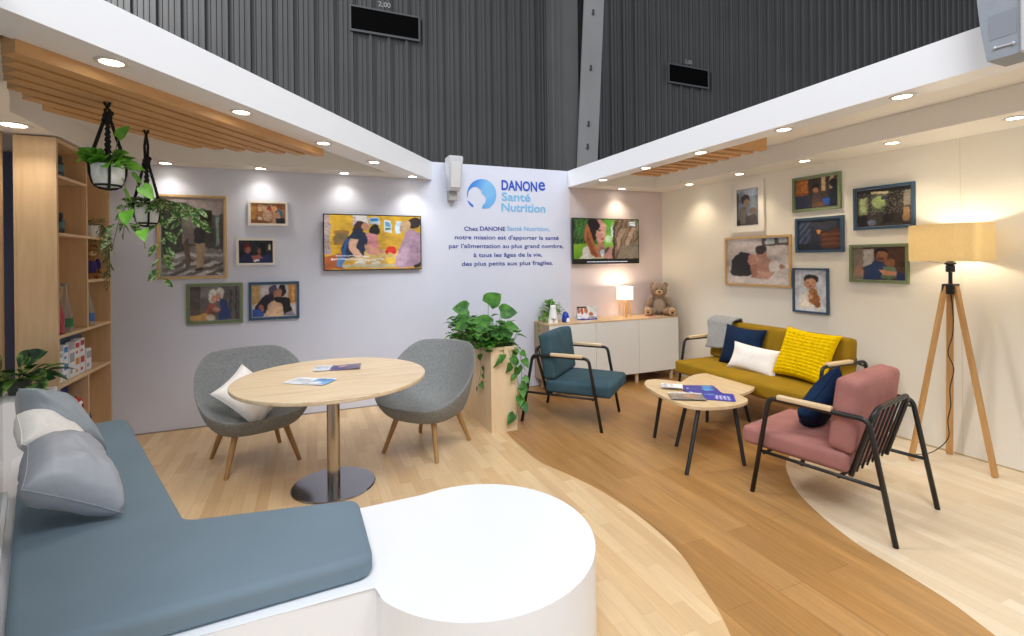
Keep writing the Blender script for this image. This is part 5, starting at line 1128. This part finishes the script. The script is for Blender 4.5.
# local: faces -y
bm = B()
ball(bm, (0, .03, .115), (.105, .09, .125), seg=24); ball(bm, (0, .01, .325), (.108, .095, .098), seg=24); ball(bm, (0, .03, .22), (.085, .07, .06), seg=20)
for s in (-1, 1):
    ball(bm, (s*.088, .02, .40), (.036, .022, .036), seg=14)
    ball(bm, (s*.125, -.02, .165), (.04, .045, .085), Matrix.Rotation(R(s*-22), 3, 'Y'), seg=16)
    ball(bm, (s*.105, -.09, .05), (.055, .12, .05), Matrix.Rotation(R(s*22), 3, 'Z'), seg=16)
    ball(bm, (s*.150, -.165, .062), (.058, .045, .062), seg=16)
o = obj('bear_body', bm, fur, t, True); md = o.modifiers.new('r', 'REMESH'); md.mode = 'VOXEL'; md.voxel_size = .008; md.use_smooth_shade = True
md = o.modifiers.new('sm', 'SMOOTH'); md.iterations = 4
bm = B(); ball(bm, (0, -.082, .300), (.048, .035, .036), seg=16); mz_ = obj('muzzle', bm, fur_l, t, True)
bm = B(); ball(bm, (0, -.118, .312), (.016, .010, .012), seg=12); obj('nose', bm, mat('bear_nose', '#3a2420', .4), mz_, True)
for s in (-1, 1):
    bm = B(); ball(bm, (s*.036, -.079, .345), (.009, .008, .009), seg=10); obj('eye', bm, black, t, True)
    bm = B(); ball(bm, (s*.152, -.203, .062), (.046, .014, .05), seg=16); fp_ = obj('foot_pad', bm, fur_l, t, True)
    bm = B()
    ball(bm, (s*.152, -.218, .048), (.019, .005, .014), seg=10)
    for dx in (-.022, 0, .022): ball(bm, (s*.152+dx, -.215, .078-abs(dx)*.3), (.008, .005, .009), seg=8)
    obj('paw_print', bm, mat('paw_brown', '#5a3424', .7), fp_, True)
bm = B(); ball(bm, (0, -.045, .12), (.075, .03, .09), seg=18); obj('belly_patch', bm, mat('belly_fur', '#a89888', .98, var=.15, scale=60, bump=.8, bscale=160, spec=.05), t, True)
# pot plant, figurine, blue egg toy, photo card
t = thing('potted_ivy', 'bushy bright green plant at the left end of the sideboard', 'plant', (-1.79, -.15, ZC))
bm = B(); lathe(bm, [(0, 0), (.05, 0), (.062, .09), (.055, .09), (.052, .075), (0, .075)], 24); obj('pot', bm, pot_m, t, True, 50)
bl, bs = B(), B(); rn = random.Random(31)
for k in range(190):
    a = rn.uniform(0, 2*PI); el = rn.uniform(-.2, 1.3); rr = rn.uniform(.05, .15); d = Vector((math.cos(a)*math.cos(el), math.sin(a)*math.cos(el), math.sin(el))); q = Vector((0, 0, .11))+Vector((d.x*rr, d.y*rr*.9, d.z*rr)); q.z = max(q.z, .02)
    L = rn.uniform(.03, .048); leaf(bl, q, d+Vector((0, 0, -.2)), L, L*.8, .2)
for dx, dy, dz in ((-.13, -.03, -.30), (-.15, .0, -.22), (-.14, -.08, -.14)): vine(bl, bs, [(0, 0, .1), (dx*.8, dy, .08), (dx, dy, -.02), (dx, dy, dz)], .04, rn, .03)
obj('foliage', bl, leafmat('leaf_ivy', '#4e8a2c', '#86b048'), t, True); obj('stems', bs, stem_m, t, True)
t = thing('white_figurine', 'white tapered two-legged figurine before the bushy plant', 'ornament', (-1.842, -.30, ZC))
bm = B()
prof = [(.058, 0), (.052, .06), (.042, .12), (.034, .165), (.033, .185), (.026, .205), (0, .212)]
lathe(bm, [(.03, 0), (.027, .05), (.026, .06)], 16, (-.032, 0, 0)); lathe(bm, [(.03, 0), (.027, .05), (.026, .06)], 16, (.032, 0, 0)); lathe(bm, [(0, .05)]+prof[1:], 24)
ball(bm, (-.028, 0, .20), (.009, .008, .014), seg=8); ball(bm, (.028, 0, .20), (.009, .008, .014), seg=8); obj('figurine_body', bm, white_m, t, True, 60)
bm = B(); ball(bm, (0, -.032, .175), (.008, .004, .004), seg=8); obj('face_mark', bm, mat('face_grey', '#8a8a8a', .6), t, True)
t = thing('blue_ornament', 'glossy royal-blue dome ornament beside the white figurine', 'ornament', (-1.665, -.28, ZC)); t.scale = (1.15, 1.15, 1.0)
bm = B(); lathe(bm, [(0, 0), (.034, 0), (.037, .02), (.036, .07), (.028, .105), (.012, .125), (0, .128)], 24); obj('dome', bm, mat('royal_blue', '#1b3fae', .3), t, True)
bm = B(); ball(bm, (.01, -.036, .03), (.02, .008, .022), seg=12); ball(bm, (.01, -.036, .012), (.024, .012, .012), seg=12); obj('white_badge', bm, white_m, t, True)
t = thing('desk_card', 'standing photo card of small children on the sideboard', 'card', (-1.335, -.24, ZC), R(-8))
crd = paint(32, 20, '#e6e4ea', [('e', .08, .32, .07, .22, '#b06a50'), ('e', .25, .34, .08, .24, '#a85a40'), ('e', .46, .30, .09, .24, '#b8704c'), ('r', 0, 0, .5, .14, '#54302a'), ('e', .7, .58, .12, .14, '#b46a4a'), ('r', 0, .6, .5, .86, '#e8e8ee'), ('r', .55, .76, 1, .86, '#8a90a0'), ('r', .6, 0, 1, .4, '#dfe2dc'), ('r', 0, .9, 1, 1, '#2a2f9c')], seed=9)
bm = B(); v = box(bm, -.13, 0, 0, .13, .003, .165); 
for q in v: q.co.y += q.co.z*.25
v = box(bm, -.13, .08, 0, .13, .083, .165)
for q in v: q.co.y -= q.co.z*.25
obj('card_stand', bm, white_m, t)
p = picture('printed_face', crd, .256, .162, picm, t, y=-.001, cz=.083)
for q in p.data.vertices: q.co.y += q.co.z*.25-.0006
lf3 = paint(20, 14, '#d8b0b0', [('r', .1, .2, .5, .8, '#b8606c'), ('r', .6, .1, 1, .9, '#ead8d4')], seed=2)
leaflet('flyer', 'pink flyer lying at the feet of the teddy bear', -.42, -.355, ZC, .22, .09, 2, lf3)
leaflet('flyer', 'pale flyer lying flat before the photo card', -1.42, -.36, ZC, .18, .07, 5, wht)

# ================================================================== TRIPOD FLOOR LAMP
t = thing('floor_lamp', 'pine tripod floor lamp with lit beige drum shade', 'lamp', (-.072, -3.285, 0))
feet = [(-.205, .16), (.185, .105), (-.015, -.25)]
for f in feet:
    v0 = Vector((f[0], f[1], 0)); top = Vector((f[0]*.13, f[1]*.13, 1.32)); ax_ = (top-v0).normalized(); s_ = Vector((-f[1], f[0], 0)).normalized(); n_ = ax_.cross(s_)
    bm = B(); q = [bm.verts.new(c+s_*a*.021+n_*b_*.012) for c in (v0+Vector((0, 0, .004)), top) for a, b_ in ((-1, -1), (1, -1), (1, 1), (-1, 1))]
    bm.faces.new(q[:4][::-1]); bm.faces.new(q[4:])
    for i in range(4): bm.faces.new((q[i], q[(i+1) % 4], q[4+(i+1) % 4], q[4+i]))
    bmesh.ops.bevel(bm, geom=bm.edges[:], offset=.002, segments=1, affect='EDGES'); obj('leg', bm, lampw, t)
bm = B(); box(bm, -.045, -.035, 1.26, .045, .035, 1.335, .004); 
for sx in (-.025, .025):
    for z in (1.28, 1.315): ball(bm, (sx-.012, -.038, z), .006, seg=8)
obj('tripod_bracket', bm, blackp, t)
bm = B(); lathe(bm, [(.012, 1.335), (.012, 1.42), (.028, 1.425), (.028, 1.47), (.018, 1.475), (.034, 1.48), (.034, 1.492), (.018, 1.50), (.018, 1.53), (0, 1.53)], 20); obj('lamp_holder', bm, blackp, t, True, 40)
lin_s, nt, b = base('linen_shade')
b.inputs['Base Color'].default_value = lin('#dcc292'); b.inputs['Roughness'].default_value = .9; b.inputs['Transmission Weight'].default_value = 0
tl = nt.nodes.new('ShaderNodeBsdfTranslucent'); tl.inputs[0].default_value = lin('#ece0c0'); ad = nt.nodes.new('ShaderNodeMixShader'); ad.inputs[0].default_value = .5
ns = nt.nodes.new('ShaderNodeTexNoise'); ns.inputs['Scale'].default_value = 1; nt.links.new(coords(nt, (140, 140, 30)), ns.inputs['Vector'])
nt.links.new(ramp(nt, ns.outputs['Fac'], [(.3, '#dccaa2'), (.7, '#ecdcb8')]), b.inputs['Base Color'])
out = [n for n in nt.nodes if n.type == 'OUTPUT_MATERIAL'][0]; nt.links.new(b.outputs[0], ad.inputs[1]); nt.links.new(tl.outputs[0], ad.inputs[2]); nt.links.new(ad.outputs[0], out.inputs[0])
bm = B(); lathe(bm, [(.238, 1.505), (.24, 1.505), (.24, 1.775), (.238, 1.775), (.238, 1.505)], 64); ls_ = obj('lamp_shade', bm, lin_s, t, True, 50)
bm = B()
for a in (30, 150, 270): tube(bm, [(.016*math.cos(R(a)), .016*math.sin(R(a)), 1.485), (.237*math.cos(R(a)), .237*math.sin(R(a)), 1.515)], .0015, 5)
obj('shade_spokes', bm, blackp, ls_, True)
bm = B(); ball(bm, (0, 0, 1.60), .035, seg=14); tube(bm, [(0, 0, 1.53), (0, 0, 1.57)], .014, 10); obj('bulb', bm, emis('bulb_warm', '#ffe2b8', 30), t, True)
point('lamp_glow', t, 1.655, 7, (1, .90, .70), .03)
bm = B(); cpts = [(0, .0, 1.28), (.01, -.01, 1.1), (.04, .01, .95), (.0, .02, .82), (.03, .0, .7), (.02, .02, .55), (.05, .03, .42), (.03, .04, .3), (.06, .05, .17), (.02, .1, .07), (-.06, .16, .02), (-.15, .3, .006), (-.12, .5, .006), (.0, .75, .006)]
P = [Vector(p) for p in cpts]; out_ = []
for i in range(len(P)-1):
    p0, p1, p2, p3 = P[max(i-1, 0)], P[i], P[i+1], P[min(i+2, len(P)-1)]
    for k in range(6):
        q = k/6; out_.append(.5*((2*p1)+(p2-p0)*q+(2*p0-5*p1+4*p2-p3)*q*q+(3*p1-p0-3*p2+p3)*q**3))
tube(bm, out_, .0035, 6); obj('power_cord', bm, blackp, t, True)
